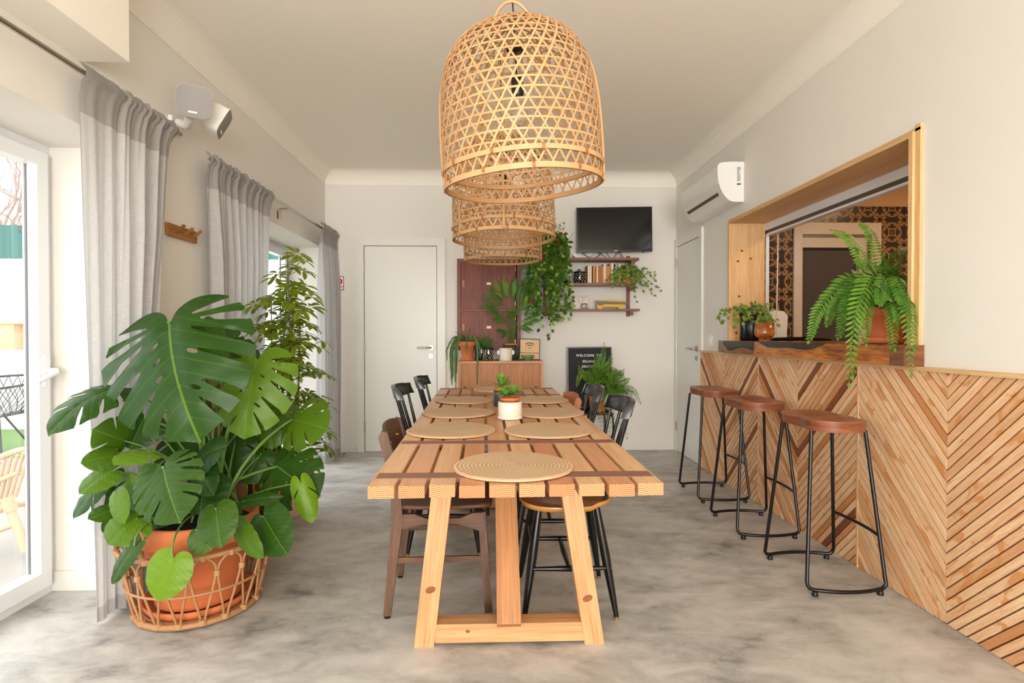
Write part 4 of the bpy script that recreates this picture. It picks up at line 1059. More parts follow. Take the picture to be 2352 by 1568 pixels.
# ------------------------------------------------------------------ pots
def pot(name, label, c, r, h, mat, cat='pot', group=None, style='plain', saucer=False, rb=None, soil=True):
    c = Vector(c); o = empty(name, c, label, cat, group); rb = rb or r*.72; t = r*.08; z0 = .012 if saucer else 0
    if style == 'terra':
        pr = [(rb, z0), (rb+(r*.93-rb)*.74, z0+h*.74), (r, z0+h*.75), (r, z0+h-.003), (r-.003, z0+h), (r-t, z0+h), (r-t*1.2, z0+h*.8), (.001, z0+h*.79)]
    elif style == 'cyl':
        pr = [(r*.94, z0), (r, z0+.006), (r, z0+h-.002), (r-.002, z0+h), (r-t, z0+h-.002), (r-t, z0+h*.8), (.001, z0+h*.79)]
    elif style == 'belly':
        pr = [(r*.7, z0), (r*.86, z0+h*.08), (r*.97, z0+h*.3), (r, z0+h*.55), (r*.97, z0+h*.88), (r*.93, z0+h), (r*.87, z0+h*.99), (r*.87, z0+h*.82), (.001, z0+h*.81)]
    elif style == 'jar':
        pr = [(r*.78, z0), (r*.95, z0+h*.12), (r, z0+h*.4), (r*.98, z0+h*.72), (r*.8, z0+h*.86), (r*.78, z0+h), (r*.7, z0+h), (r*.7, z0+h*.8), (.001, z0+h*.79)]
    elif style == 'footed':
        pr = [(r*.56, z0), (r*.56, z0+h*.17), (r*.8, z0+h*.2), (r*.96, z0+h*.3), (r, z0+h*.45), (r*.97, z0+h), (r*.88, z0+h), (r*.88, z0+h*.8), (.001, z0+h*.79)]
    mb = MB(); mb.lathe(pr, c, 40); mb.build('pot_body', mat, o)
    if saucer:
        MB().lathe([(rb*1.05, 0), (rb*1.35, .004), (rb*1.5, .03 if r > .1 else .02), (rb*1.42, .03 if r > .1 else .02), (rb*1.2, .010), (.001, .010)], c, 40).build('saucer', mat, o)
    if soil: MB().lathe([(r*.9, z0+h*.80), (r*.5, z0+h*.82), (.001, z0+h*.83)], c, 24).build('soil', 'soil', o)
    return o, c+Vector((0, 0, z0+h*.83))
def dashes(o, c, r, h, rows=5, n=14):
    mb = MB()
    for j in range(rows):
        for k in range(n):
            a = 2*PI*(k+.5*(j % 2))/n+R.uniform(-.08, .08); z = h*(.12+.76*j/(rows-1))+R.uniform(-.003, .003); rr = r*1.004
            d = Vector((math.cos(a), math.sin(a), 0)); p = Vector(c)+d*rr+Vector((0, 0, z)); m3 = Matrix((d.cross(Vector((0, 0, 1))), d, Vector((0, 0, 1)))).transposed()
            mb.obox(p, (.004, .0015, .010), m3, tone=1)
    mb.build('dash_pattern', 'paper', o)
def foliage(mb, o, mat, name='foliage'): return mb.build(name, mat, o)

# succulents on the table
def succulent(o, top, r, n=4, mat='succ', seed=1):
    rr = random.Random(seed); mb = MB()
    for k in range(n):
        a0 = 2*PI*k/n+rr.uniform(-.3, .3); cc = Vector(top)+Vector((math.cos(a0), math.sin(a0), 0))*r*.45*(k > 0)+Vector((0, 0, rr.uniform(.004, .028)))
        for ring, (m, el, L) in enumerate(((7, .15, .9), (7, .7, .95), (5, 1.2, .7))):
            for i in range(m):
                a = 2*PI*(i+.5*ring)/m+rr.uniform(-.2, .2); d = Vector((math.cos(a)*math.cos(el), math.sin(a)*math.cos(el), math.sin(el)))
                mb.leaf(cc, cc+d*r*L*rr.uniform(.75, 1.0), (d.x*-.5, d.y*-.5, 1), r*.5, 5, .06, .35, rr.uniform(0, .6), peak=.68)
    return foliage(mb, o, mat)
wp, top = pot('potted_succulent', 'succulent in a white pot standing nearer on the dining table', (.073, 2.612, TZ+.001), .056, .082, 'cream', 'potted plant', 'succulents on the dining table', 'cyl', soil=False, rb=.05)
MB().lathe([(.05, 0), (.058, .002), (.060, .010), (.056, .013)], (.073, 2.612, TZ+.001), 40).build('saucer', 'cream', wp)
MB().lathe([(.030, .03), (.042, .088), (.046, .088), (.046, .1), (.041, .1), (.04, .094), (.001, .093)], (.073, 2.612, TZ+.001), 32).build('inner_pot', 'terracotta', wp)
succulent(wp, (.073, 2.612, TZ+.098), .058, 6, seed=3)
bp, top = pot('potted_succulent', 'succulent in a matt black pot standing farther on the dining table', (.040, 3.09, TZ+.001), .046, .084, 'charcoal', 'potted plant', 'succulents on the dining table', 'cyl', soil=False, rb=.04)
MB().lathe([(.030, .03), (.036, .086), (.041, .086), (.041, .1), (.036, .1), (.035, .094), (.001, .093)], (.040, 3.09, TZ+.001), 32).build('inner_pot', 'terracotta', bp)
mb = MB(); rr = random.Random(5)
for i in range(44):
    a = rr.uniform(0, 2*PI); el = rr.uniform(.15, 1.4); d = Vector((math.cos(a)*math.cos(el), math.sin(a)*math.cos(el), math.sin(el))); b = Vector((.04, 3.09, TZ+.10))+d*.012
    mb.leaf(b, b+d*rr.uniform(.045, .08), (d.x*-.5, d.y*-.5, 1), .02, 5, .08, .3, rr.uniform(0, .4), peak=.72)
foliage(mb, bp, 'succ')

# ------------------------------------------------------------------ cupboard, sideboard and what stands on it
cb = empty('cupboard', (-.05, 5.36, 1.0), 'dark mahogany cupboard with two stacked doors on the back wall', 'cupboard')
F = 5.385; x0, x1, z0, z1 = at(1050, 700, y=F).x, at(1196, 700, y=F).x, at(1100, 804, y=F).z, at(1100, 594, y=F).z
zm = at(1100, 712, y=F).z; f = MB(); f.box(x0, x0+.034, F, YD-.01, z0, z1, grain=2, tone=.6); f.box(x1-.034, x1, F, YD-.01, z0, z1, grain=2, tone=.6)
for a, b in ((z0, z0+.03), (zm-.013, zm+.013), (z1-.035, z1)): f.box(x0+.034, x1-.034, F, YD-.01, a, b, grain=0, tone=.6)
f.box(x0+.034, x1-.034, YD-.03, YD-.01, z0, z1); f.build('carcass', 'mahog', cb, bev=.002)
for a, b in ((z0+.032, zm-.015), (zm+.015, z1-.037)):
    d = MB().box(x0+.037, x1-.052, F+.006, F+.024, a, b, grain=2).build('door', 'mahog', cb, bev=.002)
    zc = (a+b)/2+.02
    MB().box(x0+.055, x0+.067, F+.003, F+.006, zc-.03, zc+.03).build('finger_pull', 'brass', d); MB().box(x0+.058, x0+.064, F+.002, F+.0035, zc-.026, zc+.026).build('pull_slot', 'gap', d)
    lc = MB(); xl = at(1123, 650, y=F).x; lc.box(xl-.022, xl+.022, F+.002, F+.006, zc-.012, zc+.012); lc.build('label_holder', 'brass', d, bev=.001); MB().box(xl-.018, xl+.018, F+.001, F+.0025, zc-.008, zc+.008).build('label_card', 'paper', d)
    for z in (a+.05, b-.06): MB().box(x1-.054, x1-.048, F+.001, F+.007, z-.02, z+.02).build('hinge', 'brass', d)
sb = empty('sideboard', (.06, 5.3, 0), 'light brown sideboard with sliding doors behind the far end of the table', 'sideboard')
x0, x1, F = -.335, .448, 5.10; f = MB()
f.box(x0, x1, F, 5.515, .892, .915, grain=0, tone=.8); f.box(x0, x1, F, 5.515, .14, .163, grain=0, tone=.8); f.box(x0, x0+.022, F, 5.515, .163, .892, grain=2, tone=.8); f.box(x1-.022, x1, F, 5.515, .163, .892, grain=2, tone=.8)
f.box(x0+.02, x1-.02, 5.49, 5.515, .16, .9); f.build('carcass', 'teak', sb, bev=.002)
for i, (a, b) in enumerate(((x0+.022, .043), (.038, x1-.022))):
    d = MB().box(a, b, F+.012+i*.012, F+.022+i*.012, .165, .89, grain=2).build('door', 'teak', sb, bev=.001)
    px_ = a+.042 if i == 0 else b-.042
    MB().tube([(px_, F+.012+i*.012, .665), (px_, F+.008+i*.012, .665)], .017, 20).build('round_pull', 'blackmetal', d)
for x in (x0+.05, x1-.05):
    for y in (F+.05, 5.46): MB().tube([(x, y, .14), (x, y, 0)], [.02, .013], 12).build('leg', 'teak', sb)
SZ_ = .9155
cp, top = pot('potted_cactus', 'drooping cactus in terracotta pot at the left end of the sideboard', (-.252, 5.19, SZ_), .078, .165, 'terracotta', 'potted plant', None, 'terra', True, .05)
mb = MB(); rr = random.Random(4)
def serrated(mb, pts, w, nrm, tn):
    P = crv(pts, 5); K = len(P); vs = []; 
    for i, p in enumerate(P):
        a = P[max(0, i-1)]; b = P[min(K-1, i+1)]; d = (b-a).normalized(); n = Vector(nrm); sd = d.cross(n).normalized()
        ww = w*(1 if i % 2 == 0 else .62)*(1-.7*(i/(K-1))**3)*(.5+.5*min(1, i/2)); q = n.normalized()*.003
        vs += [p-sd*ww, p+q, p+sd*ww, p-q]
    fs = [];
    for i in range(K-1):
        for k in range(4): fs.append((i*4+k, i*4+(k+1) % 4, i*4+4+(k+1) % 4, i*4+4+k))
    mb.add(vs, fs, [[(.5, .5)]*4]*len(fs), tn, 0, True)
dro = [(-.375, .76), (-.36, .72), (-.385, .70), (-.345, .80), (-.352, .66), (-.395, .74), (-.158, .70), (-.150, .88), (-.40, .83), (-.255, .97), (-.13, .94), (-.43, .92), (-.335, .90)]
for i, (xe, ze) in enumerate(dro):
    b = Vector((top.x+rr.uniform(-.03, .03), 5.18+rr.uniform(-.03, .03), top.z)); ye = rr.uniform(5.03, 5.09)
    pk = Vector((top.x+(xe-top.x)*.6, (5.18+ye)/2-.02, top.z+rr.uniform(.05, .09)))
    if ye > 5.085: ye = 5.08
    serrated(mb, [b, pk, Vector((xe*.98+top.x*.02, ye, top.z-.03)), Vector((xe, ye, max(ze+.05, .6))), Vector((xe, ye, ze))], .009, (0, -1, .1), rr.uniform(0, .6))
for dx, dz in ((.03, .17), (-.06, .10), (.08, .07), (-.11, .12), (.04, .08), (-.13, .03), (.0, .09)):
    b = Vector(top); serrated(mb, [b, b+Vector((dx*.4, 0, dz*.6)), b+Vector((dx, -.02, dz))], .008, (0, -1, .1), rr.uniform(0, .6))
foliage(mb, cp, 'cactus')
g1, top = pot('potted_grass', 'fine grass plant in dark blue pot between the cactus and the dashed pot', (-.125, 5.28, SZ_), .07, .125, 'blueglaze', 'potted plant', None, 'belly')
mb = MB(); rr = random.Random(9)
for i in range(190):
    a = rr.uniform(0, 2*PI); el = rr.uniform(.5, 1.45); L = rr.uniform(.09, .17); d = Vector((math.cos(a)*math.cos(el), math.sin(a)*math.cos(el), math.sin(el))); b = top+Vector((math.cos(a), math.sin(a), 0))*rr.uniform(0, .05)
    mb.leaf(b, b+d*L, (0, -1, .3), .0035, 4, .1, .1, rr.uniform(0, .4), curl=.25)
foliage(mb, g1, 'palm')
g2, top = pot('potted_succulent', 'small black pot with white dashes on the sideboard', (-.055, 5.16, SZ_), .051, .118, 'blackglaze', 'potted plant', None, 'belly')
dashes(g2, (-.055, 5.16, SZ_), .051, .105, 6, 14); succulent(g2, top, .03, 3, 'cactus', 6)
g3, top = pot('cream_cup', 'cream ceramic cup with two round ear handles on the sideboard', (.105, 5.17, SZ_), .060, .118, 'cream', 'cup', None, 'cyl', soil=False)
for s in (-1, 1): MB().tube([(.105+s*.058, 5.163, SZ_+.077), (.105+s*.058, 5.177, SZ_+.077)], .024, 20).build('ear_handle', 'cream', g3)
g4, top = pot('potted_palm', 'areca palm in dark green glazed jar on the sideboard', (.155, 5.285, SZ_), .085, .145, 'greenglaze', 'potted plant', None, 'jar')
MB().lathe([(.058, .12), (.065, .150), (.068, .158), (.058, .158), (.055, .14)], (.155, 5.285, SZ_), 32).build('inner_pot', 'terracotta', g4)
def frond(mb, pts, L, n, w, tn, fall=.15, nrm=(0, -1, .4), tip=.35, st_=None, start=.15, ang=.9, r=.0018):
    P = crv(pts, 8); K = len(P)
    mb.tube(P, [r*(1-.6*i/(K-1)) for i in range(K)], 5, tone=.5)
    for i in range(n):
        t = start+(1-start)*i/n; k = t*(K-1); a = int(k); p = P[a].lerp(P[min(a+1, K-1)], k-a); d = (P[min(a+1, K-1)]-P[max(0, a-1)]).normalized()
        nn = Vector(nrm); sd = d.cross(nn)
        if sd.length < .1: sd = d.orthogonal()
        sd.normalize(); nn = sd.cross(d).normalized()
        s = L*(1-(1-tip)*t**1.5)*min(1, .45+t*4) if tip < 1 else L
        for sg in (-1, 1):
            dd = (d*math.cos(ang)+sd*sg*math.sin(ang)+Vector((0, 0, -fall))).normalized()
            mb.leaf(p, p+dd*s*rr.uniform(.85, 1.1), nn, w*s/L if tip < 1 else w, 3, .05, .15, max(0, min(1, tn+rr.uniform(-.15, .2))), curl=.05)
    d = (P[-1]-P[-2]).normalized(); mb.leaf(P[-1]-d*.003, P[-1]+d*L*tip, nrm, w*.8, 3, 0, .1, tn)
rr = random.Random(21); mb = MB()
tops_ = [(1150, 652, 5.2, .6), (1172, 655, 5.22, .5), (1198, 668, 5.28, .1), (1238, 700, 5.2, .1), (1122, 698, 5.22, .0), (1143, 725, 5.1, .0), (1228, 728, 5.15, .1), (1190, 650, 5.3, .0), (1155, 762, 5.12, 0), (1210, 748, 5.2, 0), (1130, 672, 5.25, .1), (1212, 690, 5.25, .2), (1178, 720, 5.15, .3), (1222, 662, 5.28, 0)]
for px, py, yy, tn in tops_:
    e = at(px, py, y=yy); b = top+Vector((rr.uniform(-.03, .03), rr.uniform(-.03, .03), 0)); mid = b.lerp(e, .55)+Vector((-(e.x-b.x)*.3, 0, .05)); hi = b.lerp(e, .8)+Vector((-(e.x-b.x)*.1, 0, .03))
    frond(mb, [b, mid, hi, e], .13, 11, .010, tn, fall=.25, tip=.75, start=.5, ang=.5, r=.003)
foliage(mb, g4, 'palm')
ws = empty('wifi_sign', (.33, 5.25, SZ_), 'wooden wifi sign with navy blue border leaning on the sideboard', 'sign')
tm = Matrix.Rotation(-.16, 3, 'X') @ Matrix.Rotation(.03, 3, 'Y'); wc = Vector((.335, 5.265, SZ_+.103))
MB().obox(wc, (.192, .008, .202), tm).build('board', 'navy', ws, bev=.001)
MB().obox(wc+tm @ Vector((0, -.0045, .03)), (.178, .002, .125), tm, grain=2).build('wood_face', 'jamb', ws); MB().obox(wc+tm @ Vector((0, -.0045, -.065)), (.178, .002, .054), tm, grain=2).build('wood_face', 'jamb', ws)
f = MB()
for r_ in (.046, .026):
    pts = []; nn = []
    for i in range(13):
        a = PI*.25+PI*.5*i/12; pts.append(wc+tm @ Vector((r_*math.cos(a)*1.15, -.0062, .012+r_*math.sin(a)*1.05))); nn.append(tm @ Vector((0, -1, 0)))
    f.ribbon(pts, nn, .009, .001)
f.tube([wc+tm @ Vector((0, -.005, .010)), wc+tm @ Vector((0, -.0068, .010))], .0065, 16); f.build('wifi_symbol', 'navy', ws)
gb = MB().lathe([(.022, 0), (.026, .006), (.045, .02), (.062, .042), (.065, .052), (.062, .052), (.058, .043), (.04, .02), (.001, .01)], (.31, 5.135, SZ_), 36).build('bowl', 'bowlgreen'); tag(gb, 'small green ceramic bowl in front of the wifi sign', 'bowl')

# small things on the shelves
d1, top = pot('potted_cactus', 'black pot with white dashes left of the books on the middle shelf', (.825, 5.37, 1.6535), .062, .112, 'blackglaze', 'potted plant', None, 'belly')
dashes(d1, (.825, 5.37, 1.6535), .0625, .10, 5, 14); succulent(d1, top, .03, 2, 'cactus', 8)
tag(MB().lathe([(.05, 0), (.046, .018), (.03, .034), (.001, .04)], (.70, 5.38, 1.654), 24).build('dome_ornament', 'black'), 'small black dome beside the trailing leaves on the middle shelf', 'ornament')
def ivy_leaf(mb, p, d, nrm, s, tn):
    d = Vector(d).normalized(); n = Vector(nrm); sd = d.cross(n)
    if sd.length < .1: sd = d.orthogonal()
    sd.normalize(); n = sd.cross(d)
    out = [(0, 0), (.45, -.2), (.35, .15), (.75, .35), (.3, .5), (0, 1), (-.3, .5), (-.75, .35), (-.35, .15), (-.45, -.2)]
    vs = [p]+[p+sd*(a*s*.8)+d*(b*s)+n*(.12*s*abs(a)) for a, b in out]
    mb.add(vs, [(0, i+1, (i+1) % 10+1) for i in range(10)], [[(.5, 0), (.5, .6), (.5, .6)]]*10, tn, 0, True)
def vine(mb, pts, step, s, rr, r=.0013, kind='ivy', spread=.5):
    P = crv(pts, 6); mb.tube(P, r, 5, tone=.6); k = 0; acc = 0
    for a, b in zip(P[:-1], P[1:]):
        acc += (b-a).length
        if acc >= step:
            acc = 0; k += 1; d = (b-a).normalized(); v = Vector((rr.uniform(-1, 1), rr.uniform(-1, .3), rr.uniform(-.7, .5))).normalized(); o = (d*.3+v*.9).normalized()
            q = b+o*rr.uniform(.2, .7)*s*spread*2; mb.tube([b, q], r*.6, 4, caps=False, tone=.5)
            if kind == 'ivy': ivy_leaf(mb, q, (o+Vector((0, 0, -.4))), (rr.uniform(-.4, .4), -1, rr.uniform(0, .8)), s*rr.uniform(.7, 1.2), rr.uniform(0, .8))
            else: mb.leaf(q, q+(o+Vector((0, 0, -.5))).normalized()*s*rr.uniform(.8, 1.2), (rr.uniform(-.4, .4), -1, rr.uniform(0, .6)), s*.62, 4, .06, .1, rr.uniform(0, .25) if rr.random() < .85 else .9)
iv, top = pot('potted_ivy', 'trailing ivy in terracotta pot at the right end of the middle shelf', (1.298, 5.38, 1.6535), .068, .115, 'terracotta', 'potted plant', None, 'terra', False, .05)
rr = random.Random(31); mb = MB()
for px, py, yy in ((1397, 640, 5.25), (1410, 655, 5.22), (1420, 640, 5.22), (1440, 620, 5.25), (1450, 612, 5.27), (1470, 625, 5.25), (1430, 652, 5.2), (1500, 640, 5.25), (1506, 630, 5.26), (1480, 670, 5.25), (1515, 668, 5.3), (1462, 690, 5.28), (1500, 680, 5.28), (1475, 650, 5.22), (1415, 620, 5.25), (1460, 660, 5.22), (1428, 606, 5.28), (1405, 632, 5.24), (1485, 655, 5.24), (1400, 650, 5.2), (1415, 645, 5.18), (1425, 632, 5.2), (1436, 640, 5.18), (1455, 630, 5.2), (1465, 645, 5.2), (1445, 660, 5.19), (1478, 636, 5.25)):
    e = at(px, py, y=yy); b = top+Vector((rr.uniform(-.03, .03), rr.uniform(-.03, .0), -.005)); m = b.lerp(e, .45)+Vector((0, -.04, .05))
    vine(mb, [b, m, e.lerp(m, .35)+Vector((0, 0, .01)), e], .016, .030, rr)
for i in range(120):
    a = rr.uniform(0, 2*PI); el = rr.uniform(.0, 1.3); q = top+Vector((math.cos(a)*math.cos(el)*.105, math.sin(a)*math.cos(el)*.07-.01, math.sin(el)*.07)); ivy_leaf(mb, q, (q-top)+Vector((0, 0, -.03)), (rr.uniform(-.4, .4), -1, .5), rr.uniform(.02, .034), rr.uniform(0, .6))
foliage(mb, iv, 'ivy')
for i, (x, h_) in enumerate(((.655, .102), (.715, .098))):
    o = empty('owl_figurine', (x, 5.40, 1.409), ('white owl figurine standing left on the lowest shelf', 'white owl figurine standing right on the lowest shelf')[i], 'figurine', 'owl figurines on the lowest shelf')
    MB().lathe([(.018, 0), (.026, .01), (.029, .035), (.026, .062), (.028, .08), (.022, .094), (.001, h_)], (x, 5.40, 1.409), 24).build('body', 'fig', o)
    MB().obox((x, 5.372, 1.484), (.005, .008, .008)).build('beak', 'cover1', o)
    e = MB()
    for s in (-1, 1): e.tube([(x+s*.011, 5.377, 1.49), (x+s*.011, 5.3725, 1.49)], .006, 12)
    e.build('eye', 'cover1', o)
pc = empty('leaf_picture', (.64, 5.46, 1.409), 'small framed leaf picture behind the white owls', 'picture'); MB().box(.575, .735, 5.462, 5.476, 1.409, 1.555).build('frame', 'cream', pc, bev=.002); MB().box(.588, .722, 5.459, 5.462, 1.422, 1.542).build('print', 'fig', pc)
mb = MB()
for k in range(7):
    for s in (-1, 1): mb.leaf((.655+k*.004, 5.457, 1.435+k*.013), (.655+s*.042+k*.004, 5.457, 1.455+k*.013), (0, -1, 0), .008, 3, .0, 0)
mb.build('leaf_motif', 'lip', pc)
oc = empty('ornament_card', (.85, 5.45, 1.409), 'square white tile with orange ornament on the lowest shelf', 'picture'); m3 = Matrix.Rotation(-.08, 3, 'X')
MB().obox((.85, 5.455, 1.409+.074), (.143, .008, .147), m3).build('card', 'fig', oc)
f = MB(); cc = Vector((.85, 5.449, 1.409+.074))
for s in (-1, 1):
    for pts in (((0, .06), (.03, .052), (.06, .058), (.064, .03)), ((0, .05), (.02, .03), (.012, 0), (.01, -.03), (.03, -.05)), ((.064, .06), (.04, .035), (.018, .04)), ((.012, .0), (.03, .01), (.035, .03)), ((.02, -.045), (.05, -.04), (.064, -.06)), ((.05, -.03), (.06, -.045), (.045, -.06)), ((.008, -.01), (0, -.02))):
        f.tube(crv([cc+Vector((s*a, .001*0, b)) for a, b in pts], 4), .0014, 5)
f.build('ornament', 'orangeprint', oc)
ir = empty('toy_iron', (.885, 5.40, 1.409), 'small dark red toy iron in front of the ornament tile', 'ornament')
MB().prism([(.835, 1.4095), (.925, 1.4095), (.905, 1.425), (.85, 1.43)], 1, 5.38, 5.42).build('sole', 'redmetal', ir, bev=.003)
MB().tube(crv([(.85, 5.40, 1.428), (.855, 5.40, 1.452), (.875, 5.40, 1.458), (.90, 5.40, 1.455), (.905, 5.40, 1.428)], 4), .005, 8).build('handle', 'redmetal', ir)
sc_ = empty('old_kitchen_scale', (1.14, 5.40, 1.409), 'old yellow enamel scale with rusty beam on the lowest shelf', 'scale')
f = MB(); f.box(1.0, 1.265, 5.39, 5.45, 1.425, 1.455); f.box(1.005, 1.05, 5.385, 5.45, 1.409, 1.425); f.box(1.21, 1.26, 5.385, 5.45, 1.409, 1.425); f.build('base', 'yellow', sc_, bev=.003)
MB().box(.995, 1.275, 5.385, 5.46, 1.476, 1.492).build('tray', 'yellow', sc_, bev=.002); MB().beam((.985, 5.38, 1.478), (1.30, 5.38, 1.462), .010, .02).build('beam_arm', 'rust', sc_, bev=.002)
MB().box(1.01, 1.06, 5.372, 5.385, 1.445, 1.465).build('weight', 'rust', sc_, bev=.003); MB().box(1.04, 1.23, 5.40, 5.44, 1.455, 1.476).build('column', 'rust', sc_)
pt = empty('white_round_plate', (.80, 5.48, 1.897), 'white round plate standing on edge behind the television', 'plate'); MB().lathe([(.001, 0), (.10, .002), (.145, .012), (.14, .016), (.09, .008), (.001, .006)], (.87, 5.50, 2.045), 40, frame=Matrix.Rotation(PI/2-.06, 3, 'X')).build('plate_body', 'fig', pt)
tag(MB().lathe([(.018, 0), (.02, .04), (.018, .04), (.016, .005), (.001, .004)], (.735, 5.36, 1.8965), 20).build('small_glass', 'cream'), 'small white glass on the top shelf beside the trailing plant', 'glass')
rb_ = empty('red_clip', (1.29, 5.38, 1.8965), 'small red object on the top shelf under the television', 'ornament'); MB().box(1.23, 1.238, 5.38, 5.39, 1.8965, 1.95).build('stick', 'red', rb_); MB().box(1.29, 1.33, 5.37, 5.40, 1.8965, 1.90).build('base', 'redmetal', rb_)
MB().box(1.298, 1.318, 5.375, 5.395, 1.90, 1.918).build('block', 'redmetal', rb_)

# letter board, plant stand, big fern at the back
lbd = empty('letter_board', (.94, 5.45, .42), 'black letter board with white welcome lettering leaning on the back wall', 'sign')
m3 = Matrix.Rotation(-.05, 3, 'X'); lc = Vector((.938, 5.455, .735))
MB().obox(lc, (.44, .02, .60), m3).build('frame', 'black', lbd, bev=.003); MB().obox(lc+m3 @ Vector((0, -.0095, 0)), (.416, .004, .576), m3).build('felt', 'letterboard', lbd)
for s, px, py, sz in (('WELCOME  TO', 1353, 819, .034), ('SELINA', 1352, 832.5, .034), ('ERICEIRA', 1355, 844.5, .034)):
    p = at(px, py, y=5.43); text('lettering', s, sz, (p.x, 5.434+.05*(1.03-p.z)*0, p.z), FACE_Y @ Matrix.Rotation(0, 3, 'X'), 'lettering', lbd, space=1.15)
pst = empty('plant_stand', (.98, 5.2, 0), 'low black stool with curved legs holding the large fern by the back wall', 'stool')
MB().box(.70, 1.10, 5.08, 5.50, .415, .432).build('top', 'black', pst, bev=.004)
for sx, sy in ((-1, -1), (1, -1), (-1, 1), (1, 1)): MB().tube(crv([(.90+sx*.17, 5.29+sy*.17, .415), (.90+sx*.195, 5.29+sy*.19, .38), (.90+sx*.20, 5.29+sy*.195, .2), (.90+sx*.215, 5.29+sy*.205, 0.0)], 5), .009, 8).build('leg', 'black', pst)
fb, top = pot('potted_fern', 'large fern in terracotta pot on the black stool before the letter board', (.98, 5.24, .4325), .10, .19, 'terracotta', 'potted plant', None, 'terra', False, .07)
rr = random.Random(41); mb = MB()
ends = [(1388, 790, 5.25, .2), (1405, 815, 5.2, .4), (1370, 815, 5.2, .3), (1330, 842, 5.15, .5), (1432, 850, 5.15, .1), (1445, 870, 5.1, .3), (1325, 885, 5.05, .6), (1340, 860, 5.1, .4), (1455, 930, 5.0, 0), (1442, 955, 4.98, .2), (1425, 985, 4.97, .2), (1440, 1005, 5.0, .1), (1400, 1000, 4.95, .3), (1375, 960, 4.95, .2), (1360, 940, 4.95, .2), (1345, 920, 5.0, .3), (1420, 930, 4.92, .3), (1470, 925, 5.1, 0), (1405, 880, 5.0, .5), (1385, 870, 5.0, .5), (1355, 890, 5.0, .4), (1430, 900, 5.0, .3), (1415, 855, 5.1, .2), (1395, 935, 4.9, .3), (1410, 960, 4.93, .2), (1372, 900, 4.95, .4), (1380, 985, 4.96, .1), (1350, 870, 5.3, .1), (1435, 880, 5.3, 0), (1390, 850, 5.3, .1), (1365, 845, 5.15, .3), (1425, 1005, 5.02, .2), (1390, 980, 4.9, .2), (1408, 915, 4.9, .1), (1375, 930, 4.9, .4), (1352, 905, 4.92, .2), (1440, 920, 4.95, .1), (1428, 940, 4.93, .2), (1400, 900, 4.92, .3), (1418, 875, 5.0, .3), (1370, 875, 5.0, .1)]
for px, py, yy, tn in ends:
    e = at(px, py, y=yy); b = top+Vector((rr.uniform(-.03, .03), rr.uniform(-.03, .03), 0)); up = max(.06, (e.z-b.z)*.9+.12) if e.z < b.z+.15 else (e.z-b.z)*.75
    m = b+Vector(((e.x-b.x)*.35, (e.y-b.y)*.35, up*.75)); m2 = b+Vector(((e.x-b.x)*.8, (e.y-b.y)*.8, min(up, up*.95 if e.z < b.z+.15 else e.z-b.z)))
    frond(mb, [b, m, m2, e], .066, 28, .015, tn, fall=.3, tip=.25, start=.15, ang=1.25)
foliage(mb, fb, 'fern')

# trailing plant hanging beside the television
hp = empty('hanging_plant', (.50, 5.30, 1.897), 'dense trailing green plant with red flowers hanging from the top shelf', 'potted plant')
MB().lathe([(.06, 0), (.085, .12), (.09, .14), (.08, .14), (.001, .12)], (.50, 5.40, 1.897), 28).build('pot_body', 'charcoal', hp)
rr = random.Random(51); mb = MB(); src = Vector((.50, 5.38, 2.04))
for k in range(64):
    px = rr.uniform(1210, 1305); py = rr.uniform(600, 725)-(abs(px-1255)*.3)+15; yy = rr.uniform(5.12, 5.25)
    e = at(px, py, y=yy); m = Vector((src.x+(e.x-src.x)*.75, 5.22+rr.uniform(-.06, .03), 2.06+rr.uniform(-.07, .05))); lo = Vector((e.x+rr.uniform(-.02, .02), yy, (m.z+e.z)/2))
    vine(mb, [src+Vector((rr.uniform(-.05, .05), rr.uniform(-.05, .05), .0)), m, lo, e], .018, .054, rr, .002, 'oval', .3)
for px, py, pz in ((1265, 772, 720), (1240, 752, 700), (1310, 710, 640), (1268, 735, 690), (1215, 700, 640)):
    a = at(px-5, pz, y=5.22); e = at(px, py, y=5.2); vine(mb, [a, a.lerp(e, .5)+Vector((.01, 0, 0)), e], .024, .048, rr, .0015, 'oval', .35)
for px, py in ((1278, 500), (1295, 508), (1300, 520), (1310, 575), (1300, 545)):
    e = at(px, py, y=5.3); vine(mb, [src, src.lerp(e, .6)+Vector((0, 0, .03)), e], .03, .028, rr, .0015, 'oval', .4)
for k in range(90):
    px = rr.uniform(1222, 1300); py = rr.uniform(535, 610); q = at(px, py, y=rr.uniform(5.13, 5.2)); mb.leaf(q, q+Vector((rr.uniform(-.7, .7), -.3, rr.uniform(-1, .2))).normalized()*rr.uniform(.04, .055), (rr.uniform(-.4, .4), -1, .5), .032, 4, .08, .1, rr.uniform(0, .3))
foliage(mb, hp, 'lip')
f = MB()
for px, py in ((1278, 553), (1282, 560), (1250, 588), (1247, 595), (1290, 540), (1262, 712), (1218, 695), (1226, 690)):
    c_ = at(px, py, y=5.10)
    for k in range(4): f.lathe([(.001, 0), (.006, .004), (.007, .012), (.001, .018)], c_+Vector((rr.uniform(-.01, .01), rr.uniform(-.01, .01), rr.uniform(-.01, .01))), 8)
f.build('flower', 'berry', hp)

